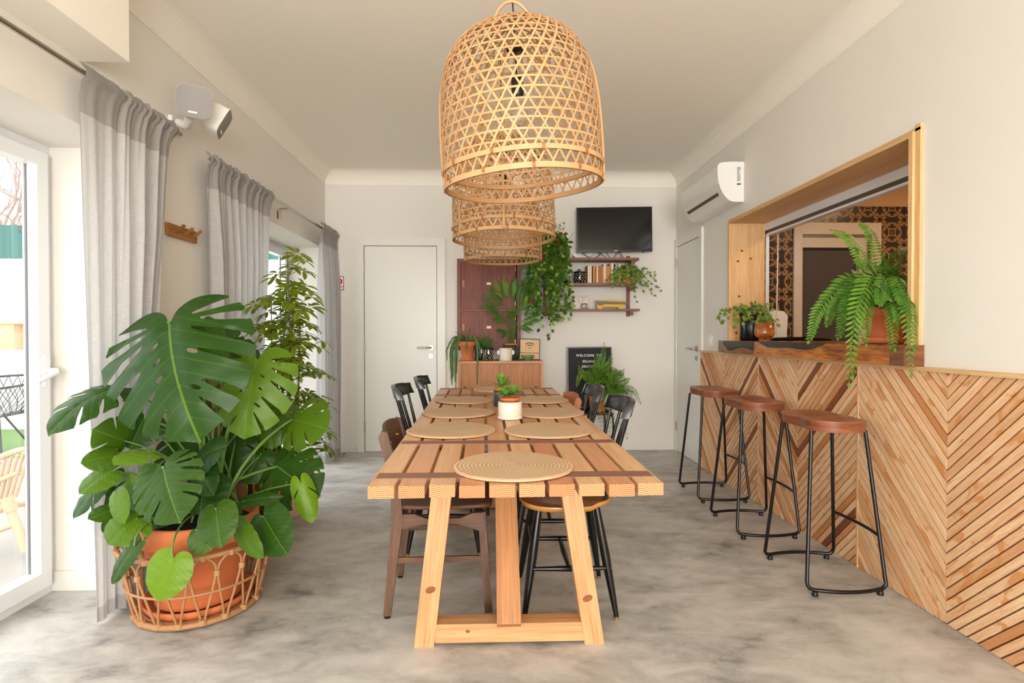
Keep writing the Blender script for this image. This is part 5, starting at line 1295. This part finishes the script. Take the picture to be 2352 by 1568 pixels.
# ------------------------------------------------------------------ things on the counter
SZ2 = 1.1125
bpot, top = pot('potted_ivy', 'ivy in black ribbed pot at the far end of the counter', (1.86, 3.96, SZ2), .082, .20, 'blackglaze', 'potted plant', None, 'cyl', rb=.05)
for ch_ in list(bpot.children): bpot_c = ch_
bpot.children[0].data.materials[0] = M['black']
rr = random.Random(61); mb = MB()
for px, py, yy in ((1655, 722, 4.0), (1662, 740, 3.95), (1650, 730, 4.02), (1675, 712, 3.98), (1690, 745, 3.9), (1684, 735, 3.9), (1695, 708, 3.95), (1710, 712, 3.9), (1740, 705, 3.9), (1726, 700, 3.92), (1765, 712, 3.9), (1779, 710, 3.92), (1770, 722, 3.88), (1705, 735, 3.85), (1725, 735, 3.85), (1745, 725, 3.85), (1680, 722, 4.0)):
    e = at(px, py, y=yy); b = top+Vector((rr.uniform(-.04, .04), rr.uniform(-.04, .04), 0)); vine(mb, [b, b.lerp(e, .5)+Vector((0, 0, .06)), e], .018, .032, rr)
for i in range(60):
    a = rr.uniform(0, 2*PI); q = top+Vector((math.cos(a)*.08*rr.random(), math.sin(a)*.08*rr.random(), rr.uniform(.01, .08))); ivy_leaf(mb, q, (rr.uniform(-1, 1), rr.uniform(-1, 1), .3), (rr.uniform(-.4, .4), -1, .8), .034, rr.uniform(0, .5))
foliage(mb, bpot, 'ivy')
wpot, top = pot('potted_ivy', 'small ivy in round turned wooden pot beside the black ribbed pot', (1.845, 3.74, SZ2), .064, .125, 'slab', 'potted plant', None, 'footed')
mb = MB()
for px, py, yy in ((1745, 733, 3.65), (1757, 728, 3.7), (1775, 735, 3.68), (1788, 745, 3.7), (1780, 740, 3.66), (1765, 730, 3.75), (1740, 738, 3.7)):
    e = at(px, py, y=yy); b = top; vine(mb, [b, b.lerp(e, .5)+Vector((0, 0, .04)), e], .016, .028, rr)
for i in range(24):
    a = rr.uniform(0, 2*PI); q = top+Vector((math.cos(a)*.05, math.sin(a)*.05, rr.uniform(.01, .035))); ivy_leaf(mb, q, (math.cos(a), math.sin(a), .3), (0, -1, 1), .026, rr.uniform(0, .5))
foliage(mb, wpot, 'ivy')
cbd = MB(); cbd.prism([(1.0, 0)]*0+[(2.10, SZ2), (2.24, SZ2), (2.25, 1.30), (2.22, 1.335), (2.14, 1.345), (2.10, 1.33)], 1, 4.19, 4.20); tag(cbd.build('white_board', 'plastic', bev=.003), 'white rounded board standing behind the ivy pots on the counter', 'board')
tray = MB(); tray.prism([(2.0, SZ2), (2.44, SZ2), (2.44, SZ2+.012), (2.25, SZ2+.028), (2.02, SZ2+.02)], 1, 3.95, 4.2); tag(tray.build('black_tray', 'black', bev=.003), 'flat black tray on the counter behind the wooden pot', 'tray')
fp, top = pot('potted_fern', 'big arching fern in terracotta pot at the near end of the counter', (1.885, 2.62, SZ2), .104, .165, 'terracotta', 'potted plant', None, 'terra', True, .066)
tag(MB().lathe([(.06, 0), (.066, .02), (.04, .035), (.001, .04)], (2.02, 2.86, SZ2), 24).build('black_dish', 'rubber'), 'small black dish behind the fern pot on the counter', 'dish')
rr = random.Random(71); mb = MB()
E_ = [(1912, 530, 2.75, .5, 1.0), (1975, 512, 2.7, .4, .9), (1885, 685, 2.6, .2, .8), (1858, 782, 2.5, .3, 1.2), (1865, 775, 2.6, .1, 1), (1925, 775, 2.4, .1, 1), (1950, 880, 2.28, .4, 1.2), (1958, 862, 2.3, .3, 1.2), (1932, 770, 2.45, .2, 1), (2055, 800, 2.34, .3, 1.1), (2045, 795, 2.36, .3, 1), (2092, 860, 2.26, .4, 1.1), (2100, 800, 2.28, .2, 1.1), (2122, 650, 2.42, .1, 1), (2118, 640, 2.45, .2, 1), (2130, 760, 2.36, .2, .8), (2085, 570, 2.75, .1, .9), (2075, 700, 2.3, .1, 1.1), (2020, 660, 2.35, .3, 1), (1990, 700, 2.4, .1, 1), (1960, 700, 2.45, .1, 1), (2100, 690, 2.35, .2, 1), (2035, 640, 2.5, .1, 1), (2000, 610, 2.6, .2, .8), (1950, 640, 2.65, .1, .8), (2060, 620, 2.6, .1, .9), (1975, 760, 2.4, .1, 1), (2020, 700, 2.3, .1, 1), (1910, 720, 2.55, .1, 1), (1985, 650, 2.5, .1, .9), (1940, 730, 2.45, .2, 1.1), (1900, 745, 2.5, .2, 1.1), (2060, 740, 2.33, .1, 1.1), (2112, 720, 2.37, .2, 1), (2030, 600, 2.6, .2, 1), (1965, 600, 2.6, .3, .9), (2080, 650, 2.45, .1, 1.1), (1990, 790, 2.36, .2, 1.1), (1935, 690, 2.5, .1, 1.1), (2045, 690, 2.34, .1, 1.1)]
for px, py, yy, tn, sc in E_:
    e = at(px, py, y=yy)
    if e.x > 1.79 and yy < OY0+.01: e.x = 1.77
    b = top+Vector((rr.uniform(-.04, .02), rr.uniform(-.04, .04), 0)); dz = e.z-b.z
    if dz < .1: m = b+Vector(((e.x-b.x)*.4, (e.y-b.y)*.4, .16)); m2 = b+Vector(((e.x-b.x)*.85, (e.y-b.y)*.85, .06+dz*.25))
    else: m = b+Vector(((e.x-b.x)*.3, (e.y-b.y)*.3, dz*.5+.02)); m2 = b+Vector(((e.x-b.x)*.65, (e.y-b.y)*.65, dz*.85+.02))
    pts = [b, m, m2, e]
    for q in pts:
        if q.y < OY0+.03 and q.x > 1.79: q.x = 1.78
    frond(mb, pts, .060*sc, 31, .0175*sc, tn, fall=.45, tip=.3, start=.1, ang=1.2)
for i in range(110):
    a = rr.uniform(0, 2*PI); el = rr.uniform(.1, 1.4); q = top+Vector((math.cos(a)*math.cos(el), math.sin(a)*math.cos(el), math.sin(el)))*rr.uniform(.05, .14)
    if q.x > 1.78 and q.y < 2.38: q.y = 2.4
    mb.leaf(q, q+Vector((rr.uniform(-1, .6), rr.uniform(-.6, .6), rr.uniform(-.8, .6))).normalized()*.04, (0, -1, .6), .014, 3, .05, .1, rr.uniform(0, .3))
foliage(mb, fp, 'fern')

# ------------------------------------------------------------------ monstera and the plants by the window
def monstera_blade(mb, base, tip, nrm, width, slits=5, holes=3, bulge=.06, side=.25, tn=0, seed=0, depth=.62):
    rr = random.Random(seed); base, tip = Vector(base), Vector(tip); L = (tip-base).length; a = (tip-base)/L
    n = Vector(nrm); n = (n-a*n.dot(a)).normalized(); sd = a.cross(n); hw_ = width/2/L
    ctl = [(0, .02), (.10, -.12), (.32, -.20), (.66, -.15), (.92, .04), (1.0, .28), (.93, .52), (.72, .75), (.40, .91), (.12, .985), (0, 1.02)]
    half = crv([Vector((x*hw_, y, 0)) for x, y in ctl], 5)
    def side_out(sg):
        K = len(half); out = []; cuts = {}
        for i in range(slits):
            t = (.30+(.54 if width > .3 else .46)*(i+.5)/slits)*(K-1); k = int(t); cuts[k] = i
        k = 0
        while k < K:
            p = half[k]
            if k in cuts and p.x > .1*hw_:
                p2 = half[min(K-1, k+1)]; my = max(.02, p.y-.30-.05*rr.random()); q = Vector((0, my, 0)); dp = depth*rr.uniform(.8, 1.12)
                e = p.lerp(q, dp); e2 = e+Vector((0, .022, 0)); d1 = p; pa = p.lerp(half[k-1], .2)
                gap = Vector((0, (.012+.02*rr.random())*(1.9 if width > .3 else 1), 0))
                p3 = half[min(K-1, k+2)]; out += [half[k-1].lerp(p, .55), Vector((p.x*.955, p.y+.004, 0)), p.lerp(e, .22)-Vector((0, .002, 0)), p.lerp(e, .55)-Vector((0, .005, 0)), e, e2, p2.lerp(e2, .5)+gap*.6, p2.lerp(e2, .18)+gap*.8, p2.lerp(p3, .35).lerp(Vector((0, p2.y, 0)), .03)+gap*.6]; k += 2
            else: out.append(p); k += 1
        return [(sg*v.x, v.y) for v in out]
    r_ = side_out(1); l_ = side_out(-1)
    poly = r_+l_[::-1][1:-1]
    hl = []
    for i in range(holes):
        for sg in (-1, 1):
            if rr.random() < .75: hl.append((sg*hw_*rr.uniform(.16, .26), .12+.55*(i+rr.uniform(.3, .7))/max(1, holes), rr.uniform(.03, .05), rr.uniform(.012, .02), sg*.6))
    pts = [Vector(p) for p in poly]; edges = [(i, (i+1) % len(pts)) for i in range(len(pts))]
    hp_ = []
    for cx, cy, ra, rb, an in hl:
        o = len(pts); ring = []
        for k in range(10):
            t = 2*PI*k/10; u, v = ra*math.cos(t), rb*math.sin(t); ring.append(Vector((cx+u*math.cos(an)*1-v*math.sin(an), cy+u*abs(math.sin(an))*1+v*math.cos(an) if False else cy+u*math.sin(an)*(1 if an > 0 else 1)+v*math.cos(an))))
        hp_.append(ring); pts += ring; edges += [(o+k, o+(k+1) % 10) for k in range(10)]
    def inside(p, P):
        c = False; j = len(P)-1
        for i in range(len(P)):
            if ((P[i][1] > p[1]) != (P[j][1] > p[1])) and (p[0] < (P[j][0]-P[i][0])*(p[1]-P[i][1])/(P[j][1]-P[i][1])+P[i][0]): c = not c
            j = i
        return c
    st_ = .075; y = -.15
    while y < 1:
        x = -hw_+.02
        while x < hw_:
            q = (x+rr.uniform(-.01, .01), y+rr.uniform(-.01, .01))
            if inside(q, poly) and not any(inside(q, h) for h in hp_): pts.append(Vector(q))
            x += st_
        y += st_
    for k in range(1, 12): pts.append(Vector((0, k/12)))
    res = geometry.delaunay_2d_cdt(pts, edges, [], 0, 1e-6); V2, F2 = res[0], res[2]
    vs = []
    for v in V2:
        x, y = v.x/max(hw_, 1e-6), v.y
        z = bulge*4*y*(1-y)-side*abs(x)**2*hw_*.8+.10*hw_*(1-abs(x))*0-.02*math.exp(-(x/.06)**2)+.011*math.sin(y*26+abs(x)*4)*min(1, abs(x)*1.5)-.12*max(0, -y)*2
        vs.append(base+a*(v.y*L)+sd*(v.x*L)+n*(z*L))
    fs = []; uvs = []
    for f in F2:
        c = (sum(V2[k].x for k in f)/3, sum(V2[k].y for k in f)/3)
        if inside(c, poly) and not any(inside(c, h) for h in hp_):
            fs.append(tuple(f)); uvs.append([(V2[k].y, V2[k].x/hw_) for k in f])
    mb.add(vs, fs, uvs, tn, 0, True)
PC = Vector((-1.27, 2.42, 0))
mo = empty('potted_monstera', PC, 'large monstera plant in terracotta pot inside the rattan basket', 'potted plant')
MB().lathe([(.165, .045), (.205, .30), (.222, .302), (.236, .31), (.236, .385), (.228, .392), (.214, .39), (.208, .34), (.001, .335)], PC, 48).build('pot_body', 'terracotta', mo)
MB().lathe([(.15, .022), (.2, .024), (.215, .058), (.205, .058), (.19, .034), (.001, .034)], PC, 48).build('saucer', 'terracotta', mo)
MB().lathe([(.212, .345), (.1, .352), (.001, .355)], PC, 30).build('soil', 'soil', mo)
MB().tube([PC+Vector((.16, .22, .2)), at(498, 1010, y=2.62), at(485, 752, y=2.62)], .028, 14).build('moss_pole', 'coir', mo)
root = Vector((PC.x+.06, PC.y+.03, .36))
ml = MB(); ps = MB()
# base px, tip px, y of base, y of tip, width m, slits, holes, tone, normal, bulge
LV = [((386, 738), (455, 1010), 2.22, 2.10, .60, 6, 4, .0, (-.05, -1, .35), .10, .25),
 ((589, 825), (560, 1005), 2.42, 2.36, .36, 5, 3, .55, (.1, -1, .25), .06, .3),  # backlight put into the tone: this blade leans to yellow-green
 ((373, 1072), (412, 1198), 2.08, 1.98, .265, 5, 0, .08, (-.05, -1, .45), .05, .15),
 ((495, 1167), (507, 1256), 2.06, 2.0, .15, 0, 0, .12, (0, -1, .3), .05, .2),
 ((604, 1185), (658, 1272), 2.2, 2.12, .175, 0, 0, .0, (.1, -1, .1), .03, .2),
 ((396, 1281), (364, 1378), 2.0, 1.97, .16, 0, 0, .85, (0, -1, .1), .03, .2),
 ((308, 1252), (256, 1340), 2.05, 2.03, .08, 0, 0, .05, (-.4, -1, .4), .05, .2),
 ((636, 1070), (732, 1140), 2.5, 2.42, .30, 4, 1, .0, (.1, -1, .35), .05, .2),
 ((690, 1107), (717, 1200), 2.38, 2.36, .10, 1, 0, .8, (.3, -1, .2), .05, .6),
 ((671, 962), (752, 985), 2.6, 2.52, .27, 3, 0, .4, (.1, -1, .5), .06, .3),
 ((267, 888), (112, 996), 2.22, 2.02, .20, 4, 0, .0, (.1, -.5, 1), .12, .3),
 ((285, 1011), (214, 985), 2.3, 2.2, .17, 2, 0, .15, (-.2, -1, .5), .05, .3),
 ((262, 1046), (186, 1062), 2.22, 2.15, .11, 0, 0, .25, (-.2, -1, .5), .05, .3),
 ((341, 1035), (262, 1066), 2.16, 2.04, .14, 1, 0, .7, (-.1, -.8, .8), .06, .2),
 ((256, 1080), (182, 1132), 2.18, 2.1, .12, 0, 0, .4, (-.2, -1, .5), .06, .3),
 ((250, 1085), (168, 1188), 2.25, 2.18, .12, 2, 0, .0, (-.3, -.8, .7), .06, .3),
 ((312, 1190), (248, 1248), 2.12, 2.05, .17, 1, 0, .45, (-.2, -1, .2), .05, .3),
 ((270, 1165), (202, 1190), 2.2, 2.12, .10, 0, 0, .1, (-.2, -1, .6), .05, .3),
 ((265, 1135), (285, 1200), 2.1, 2.06, .09, 0, 0, .5, (-.2, -1, .2), .05, .3),
 ((448, 1056), (520, 1022), 2.3, 2.22, .17, 0, 0, .0, (-.1, -1, .8), .05, .3),
 ((450, 1060), (490, 1136), 2.28, 2.22, .14, 1, 0, .0, (-.3, -1, .4), .05, .3),
 ((450, 1215), (484, 1262), 2.1, 2.04, .13, 0, 0, .25, (0, -1, .3), .05, .3),
 ((545, 1208), (604, 1280), 2.14, 2.08, .09, 0, 0, .35, (-.4, -1, .3), .06, .3),
 ((560, 1150), (650, 1140), 2.3, 2.3, .06, 0, 0, .0, (.2, -1, .8), .06, .3),
 ((520, 800), (575, 880), 2.55, 2.5, .22, 3, 1, .0, (.1, -1, .3), .06, .3),
 ((520, 830), (515, 740), 2.6, 2.66, .18, 2, 0, .0, (.2, -1, .3), .06, .3),
 ((470, 740), (510, 850), 2.3, 2.2, .12, 0, 0, .15, (.6, -1, .3), .06, .3),
 ((310, 860), (300, 800), 2.5, 2.55, .16, 1, 0, .1, (0, -1, .4), .05, .3),
 ((330, 830), (225, 855), 2.55, 2.5, .12, 1, 0, .1, (0, -.7, .8), .05, .3),
 ((300, 960), (235, 940), 2.42, 2.4, .18, 2, 0, .05, (0, -1, .4), .05, .3),
 ((330, 960), (300, 1030), 2.4, 2.35, .20, 2, 0, .0, (0, -1, .3), .05, .3),
 ((420, 1000), (400, 1090), 2.5, 2.4, .24, 3, 0, .0, (0, -1, .3), .05, .3),
 ((310, 1090), (330, 1180), 2.2, 2.15, .2, 2, 0, .35, (0, -1, .3), .05, .3),
 ((470, 1100), (460, 1180), 2.35, 2.28, .2, 0, 0, .0, (0, -1, .3), .05, .3),
 ((380, 1130), (350, 1215), 2.3, 2.22, .22, 2, 0, .0, (0, -1, .3), .05, .3),
 ((250, 1120), (270, 1230), 2.3, 2.25, .18, 2, 0, .1, (0, -1, .3), .05, .3),
 ((620, 930), (625, 1030), 2.7, 2.65, .24, 3, 1, .25, (0, -1, .3), .05, .3),
 ((540, 1000), (530, 1100), 2.6, 2.55, .2, 1, 0, .0, (0, -1, .3), .05, .3),
 ((560, 900), (610, 985), 2.6, 2.5, .22, 3, 1, .4, (.1, -1, .3), .05, .3),
 ((420, 880), (450, 960), 2.6, 2.55, .22, 2, 0, .1, (0, -1, .3), .05, .3),
 ((600, 1040), (560, 1110), 2.6, 2.55, .18, 1, 0, .0, (0, -1, .3), .05, .3)]
for i, (b, t, yb, yt, w_, sl_, ho, tn, nr, bu, si) in enumerate(LV):
    B, T_ = at(*b, y=yb), at(*t, y=yt)
    monstera_blade(ml, B, T_, nr, w_, sl_, ho, bu, si, tn, i+100, .62 if i != 0 else .66)
    rt = root+Vector((R.uniform(-.1, .08), R.uniform(-.08, .08), 0)); up = max(.05, B.z-rt.z)
    if B.z > rt.z+.05: pth = bez(rt, rt+Vector(((B.x-rt.x)*.15, (B.y-rt.y)*.15, up*.7)), B+Vector(((rt.x-B.x)*.15, .03, -.02)), B, 10)
    else: pth = bez(rt, rt+Vector(((B.x-rt.x)*.4, (B.y-rt.y)*.4, .10)), B+Vector(((rt.x-B.x)*.1, -.01, .10)), B, 10)
    big = w_ > .25
    ps.tube(pth, [(.010 if big else .0055)*(1-.45*k/10) for k in range(11)], 7, tone=.2)
foliage(ml, mo, 'monstera'); ps.build('stems', 'petiole', mo)

# rattan basket
bk = empty('rattan_basket', PC, 'open rattan basket with looped sides holding the monstera pot', 'basket')
Hb = .29
def bpnt(a, t, o=0): r = (.232+.062*t**.8)+o; return PC+Vector((math.cos(a)*r, math.sin(a)*r, .016+Hb*t))
def ring(t, r, name, o=0, wob=0, m='rattan'):
    MB().tube([bpnt(2*PI*k/64, t+wob*math.sin(2*PI*k/64*2), o) for k in range(64)], r, 8, closed=True, tone=.3).build(name, m, bk)
ring(0, .013, 'base_ring'); ring(.0, .008, 'base_ring', -.028); ring(-.0, .007, 'base_ring', -.048)
ring(.97, .010, 'rim'); ring(.45, .0055, 'middle_ring', .003); ring(.75, .004, 'middle_ring', .002) if False else None
mb = MB(); NB = 18
for k in range(NB):
    a = 2*PI*k/NB; s = 2*PI/NB
    cpts = [(a-.10*s, .02), (a-.12*s, .12), (a-.34*s, .45), (a-.46*s, .70), (a-.42*s, .84), (a-.2*s, .93), (a, .955), (a+.2*s, .93), (a+.42*s, .84), (a+.46*s, .70), (a+.34*s, .45), (a+.12*s, .12), (a+.10*s, .02)]
    mb.tube(crv([bpnt(x, t) for x, t in cpts], 3), .0052, 7, tone=R.uniform(0, .4))
mb.build('loops', 'rattan', bk)
for k in range(NB):
    for aa, t in ((2*PI*(k+.5)/NB, .72), (2*PI*k/NB, .03), (2*PI*k/NB, .965)):
        c = bpnt(aa, t); d = Vector((0, 0, 1)); MB().tube([c-d*.010, c+d*.010], .0125 if t != .03 else .016, 8, tone=.0).build('binding', 'rattan', bk)
for aa in (-PI/2-.35, PI/2+.2):
    pts = [bpnt(aa-.25, .97), bpnt(aa-.14, 1.0), bpnt(aa-.10, 1.14), bpnt(aa, 1.17), bpnt(aa+.10, 1.14), bpnt(aa+.14, 1.0), bpnt(aa+.25, .97)]
    MB().tube(crv(pts, 4), .009, 8, tone=.1).build('handle', 'rattan', bk)

# snake plant in a second terracotta pot
sp2, top = pot('potted_snake_plant', 'snake plant in terracotta pot behind the monstera', (-1.325, 3.03, 0), .19, .31, 'terracotta', 'potted plant', None, 'terra', True, .12)
rr = random.Random(81); mb = MB()
for i in range(22):
    a = rr.uniform(0, 2*PI); b = top+Vector((math.cos(a)*.09, math.sin(a)*.09, -.02)); e = b+Vector((math.cos(a)*rr.uniform(.02, .10), math.sin(a)*rr.uniform(.02, .1), rr.uniform(.35, .68)))
    mb.leaf(b, e, (rr.uniform(-.6, .6), -1, 0), .055, 7, .02, .3, 0, peak=.4)
foliage(mb, sp2, 'snake')
# small terracotta pot tucked right of the monstera
tp, top = pot('terracotta_pot', 'terracotta pot with trailing leaves tucked right of the basket', (-1.352, 2.85, 0), .135, .34, 'terracotta', 'potted plant', None, 'terra', False, .09)
mb = MB()
for k, (b, t, yb, yt, w_, tn) in enumerate((((560, 1195), (610, 1165), 2.6, 2.6, .08, .2), ((545, 1180), (520, 1140), 2.6, 2.62, .08, 0), ((590, 1180), (640, 1185), 2.6, 2.55, .06, .1))):
    monstera_blade(mb, at(*b, y=yb), at(*t, y=yt), (0, -1, .6), w_, 0, 0, .05, .3, tn, 300+k)
foliage(mb, tp, 'monstera')

# schefflera in woven basket
SCC = Vector((-1.36, 3.62, 0))
sf = empty('umbrella_tree', SCC, 'tall variegated umbrella plant in woven basket before the middle window', 'potted plant')
mb = MB(); mb.lathe([(.125, 0), (.15, .02), (.172, .12), (.168, .22), (.15, .30), (.14, .30), (.13, .2), (.001, .19)], SCC, 48, uvk=(1.2, .018)); mb.build('woven_basket', 'straw', sf)
rr = random.Random(91); st2 = MB(); lf = MB(); stems = []
for k in range(4):
    a = k*1.7; b = SCC+Vector((math.cos(a)*.04, math.sin(a)*.04, .19)); e = SCC+Vector((math.cos(a)*.09+.02, math.sin(a)*.07, 1.25+.28*(k % 2)+.05*k)); m = (b+e)/2+Vector((math.cos(a+1)*.03, 0, 0))
    P = crv([b, m, e], 10); st2.tube(P, [.007-.004*i/(len(P)-1) for i in range(len(P))], 7, tone=.3); stems.append(P)
for i in range(150):
    P = stems[i % 4]; t = .10+.9*((i//4)/(150/4)); q = P[min(len(P)-1, int(t*(len(P)-1)))]; a = rr.uniform(0, 2*PI); L = rr.uniform(.08, .25)*(1 if t < .85 else .75)
    d = Vector((math.cos(a), math.sin(a), rr.uniform(.1, .6)+(.6 if t > .93 else 0))).normalized(); c = q+d*L; c.x = max(c.x, -1.45); st2.tube([q, q+d*L*.5+Vector((0, 0, .008)), c], .002, 5, tone=.2)
    up = (Vector((0, 0, 1))+d*.7).normalized(); s1_ = up.orthogonal().normalized(); s2_ = up.cross(s1_); nl = rr.choice([7, 8, 8, 9]); tn = rr.uniform(0, .35)+(.3 if t > .8 else 0)
    for k in range(nl):
        th = 2*PI*k/nl+rr.uniform(-.15, .15); dd = (s1_*math.cos(th)+s2_*math.sin(th)+up*rr.uniform(-.35, .05)).normalized(); ln = rr.uniform(.075, .115)
        b = c+dd*.012; lf.leaf(b, b+dd*ln, up, ln*.36, 4, .06, .12, min(1, tn+rr.uniform(-.1, .2)), peak=.6, curl=.08)
foliage(lf, sf, 'schef'); st2.build('stems', 'woodystem', sf)

# ------------------------------------------------------------------ outside the glazed door
tag(MB().box(-9, -2.08, -5, 5.4, -.06, -.01).build('patio_slab', 'patio'), kind='structure')
tag(MB().box(-12, -2.08, 5.4, 7.0, -.06, 0.0).build('lawn_ground', 'grass'), kind='structure')
tag(MB().box(-14, -3.0, 7.0, 7.2, 0, .97).build('garden_retaining_wall', 'concretewhite'), kind='structure'); tag(MB().box(-14, -3.0, 7.2, 10.2, .9, .96).build('terrace_ground', 'patio'), kind='structure')
tag(MB().box(-14, -3.5, 10.2, 10.4, .9, 2.52).build('garden_wall', 'concretewhite'), kind='structure')
fc = MB(); n = 90
pr_ = [(-14+i*.06, 10.2+(.02 if i % 4 in (0, 1) else -.02)) for i in range(170)]
for (xa, ya), (xb, yb) in zip(pr_[:-1], pr_[1:]): fc.add([(xa, ya, 2.52), (xb, yb, 2.52), (xb, yb, 3.12), (xa, ya, 3.12)], [(0, 1, 2, 3)]); fc.add([(xa, ya+.01, 2.52), (xb, yb+.01, 2.52), (xb, yb+.01, 3.12), (xa, ya+.01, 3.12)], [(3, 2, 1, 0)])
tag(fc.build('corrugated_fence', 'teal'), 'teal corrugated metal fence on top of the white garden wall', 'fence')
hs = empty('ochre_house', (-12.5, 15, 0), 'ochre house beyond the fence seen behind bare branches', 'building'); MB().box(-16, -11.2, 14, 17, 0, 5.9).build('wall', 'concretewhite', hs); MB().prism([(-14.6, 4.3), (-12.4, 4.3), (-12.2, 4.9), (-14.0, 5.1)], 1, 13.7, 14.0).build('canopy', 'ochre', hs)
tr = empty('bare_tree', (-9.6, 11.4, .9), 'bare leafless tree with fine branches behind the teal fence', 'tree'); mb = MB(); rr = random.Random(101)
def branch(p, d, L, r, lv):
    q = p+d*L; m = p+d*L*.5+Vector((rr.uniform(-1, 1), rr.uniform(-1, 1), rr.uniform(-1, 1)))*L*.07; mb.tube([p, m, q], [r, r*.85, r*.65], 5, caps=False)
    if lv == 0: return
    for k in range(4 if lv > 2 else 3):
        nd_ = (d+Vector((rr.uniform(-.9, .9), rr.uniform(-.9, .9), rr.uniform(-.35, .7)))).normalized(); branch(p.lerp(q, rr.uniform(.45, 1)), nd_, L*rr.uniform(.6, .85), r*.55, lv-1)
branch(Vector((-9.9, 11.3, .9)), Vector((.05, 0, 1)), 2.0, .09, 5); mb.build('branches', 'branch', tr)
gt = empty('garden_bench', (-5.8, 7.9, .96), 'wooden garden bench table on the raised terrace outside', 'table'); c = at(30, 738, y=8.0)
MB().box(c.x-.4, c.x+.6, 7.7, 8.2, c.z-.03, c.z).build('top', 'jamb', gt); MB().box(c.x+.02, c.x+.22, 7.75, 8.1, .96, c.z-.03).build('leg', 'jamb', gt)
wc_ = empty('wire_chair', (-4.95, 5.7, 0), 'black wire bowl chair on the grass outside the glazed door', 'chair'); cc = Vector((-5.0, 5.75, 0))
mb = MB(); mb.tube([cc+Vector((.36*math.cos(2*PI*k/32), .34*math.sin(2*PI*k/32), .68+.05*math.sin(2*PI*k/32))) for k in range(32)], .012, 6, closed=True); mb.build('rim', 'blackmetal', wc_)
mb = MB()
for k in range(28):
    a = 2*PI*k/28
    for s in (-.25, .25):
        mb.tube([cc+Vector((.36*math.cos(a), .34*math.sin(a), .68+.05*math.sin(a))), cc+Vector((.33*math.cos(a+s), .31*math.sin(a+s), .5)), cc+Vector((.2*math.cos(a+2*s), .2*math.sin(a+2*s), .36)), cc+Vector((.04*math.cos(a+2*s), .04*math.sin(a+2*s), .33))], .0035, 4, caps=False)
mb.build('wire_seat', 'blackmetal', wc_)
for k in range(4): a = PI/4+k*PI/2; MB().tube([cc+Vector((.05*math.cos(a), .05*math.sin(a), .33)), cc+Vector((.25*math.cos(a), .25*math.sin(a), 0))], .011, 6).build('leg', 'blackmetal', wc_)
rc = empty('rattan_armchair', (-2.85, 3.15, 0), 'pale rattan armchair standing just outside the glazed door', 'chair')
A_ = lambda px, py, y: at(px, py, y=y)
MB().tube(crv([A_(-60, 1075, 3.0), A_(0, 1048, 3.05), A_(62, 1032, 3.1), A_(75, 1080, 3.15)], 5), .016, 8).build('arm_rail', 'whiterattan', rc); MB().tube(crv([A_(-60, 1115, 3.0), A_(0, 1100, 3.05), A_(58, 1080, 3.1), A_(75, 1110, 3.15)], 5), .014, 8).build('arm_rail', 'whiterattan', rc)
mb = MB()
for k in range(8): mb.tube([A_(-30+k*14, 1068-k*5, 3.06), A_(-55+k*13, 1180-k*6, 3.1)], .009, 6)
mb.build('spindles', 'whiterattan', rc)
MB().tube([A_(20, 1155, 3.0), A_(60, 1265, 2.98)], .022, 8).build('leg', 'whiterattan', rc); MB().tube([A_(62, 1150, 3.3), A_(72, 1225, 3.3)], .018, 8).build('leg', 'whiterattan', rc)
MB().tube([A_(-60, 1190, 3.0), A_(25, 1160, 3.0), A_(70, 1150, 3.3)], .018, 8).build('seat_rail', 'whiterattan', rc); MB().tube([A_(-60, 1225, 3.0), A_(0, 1215, 3.0), A_(40, 1200, 3.0)], .014, 8).build('seat_rail', 'whiterattan', rc)
mb = MB(); mb.tube([A_(14, 1140, 3.0)+Vector((0, 0, .0)), A_(26, 1172, 3.0)], .03, 10); mb.build('binding', 'whiterattan', rc)

# helper keys used only while building
for o in list(bpy.data.objects):
    for k in ('_o', '_m'):
        if k in o.keys(): del o[k]
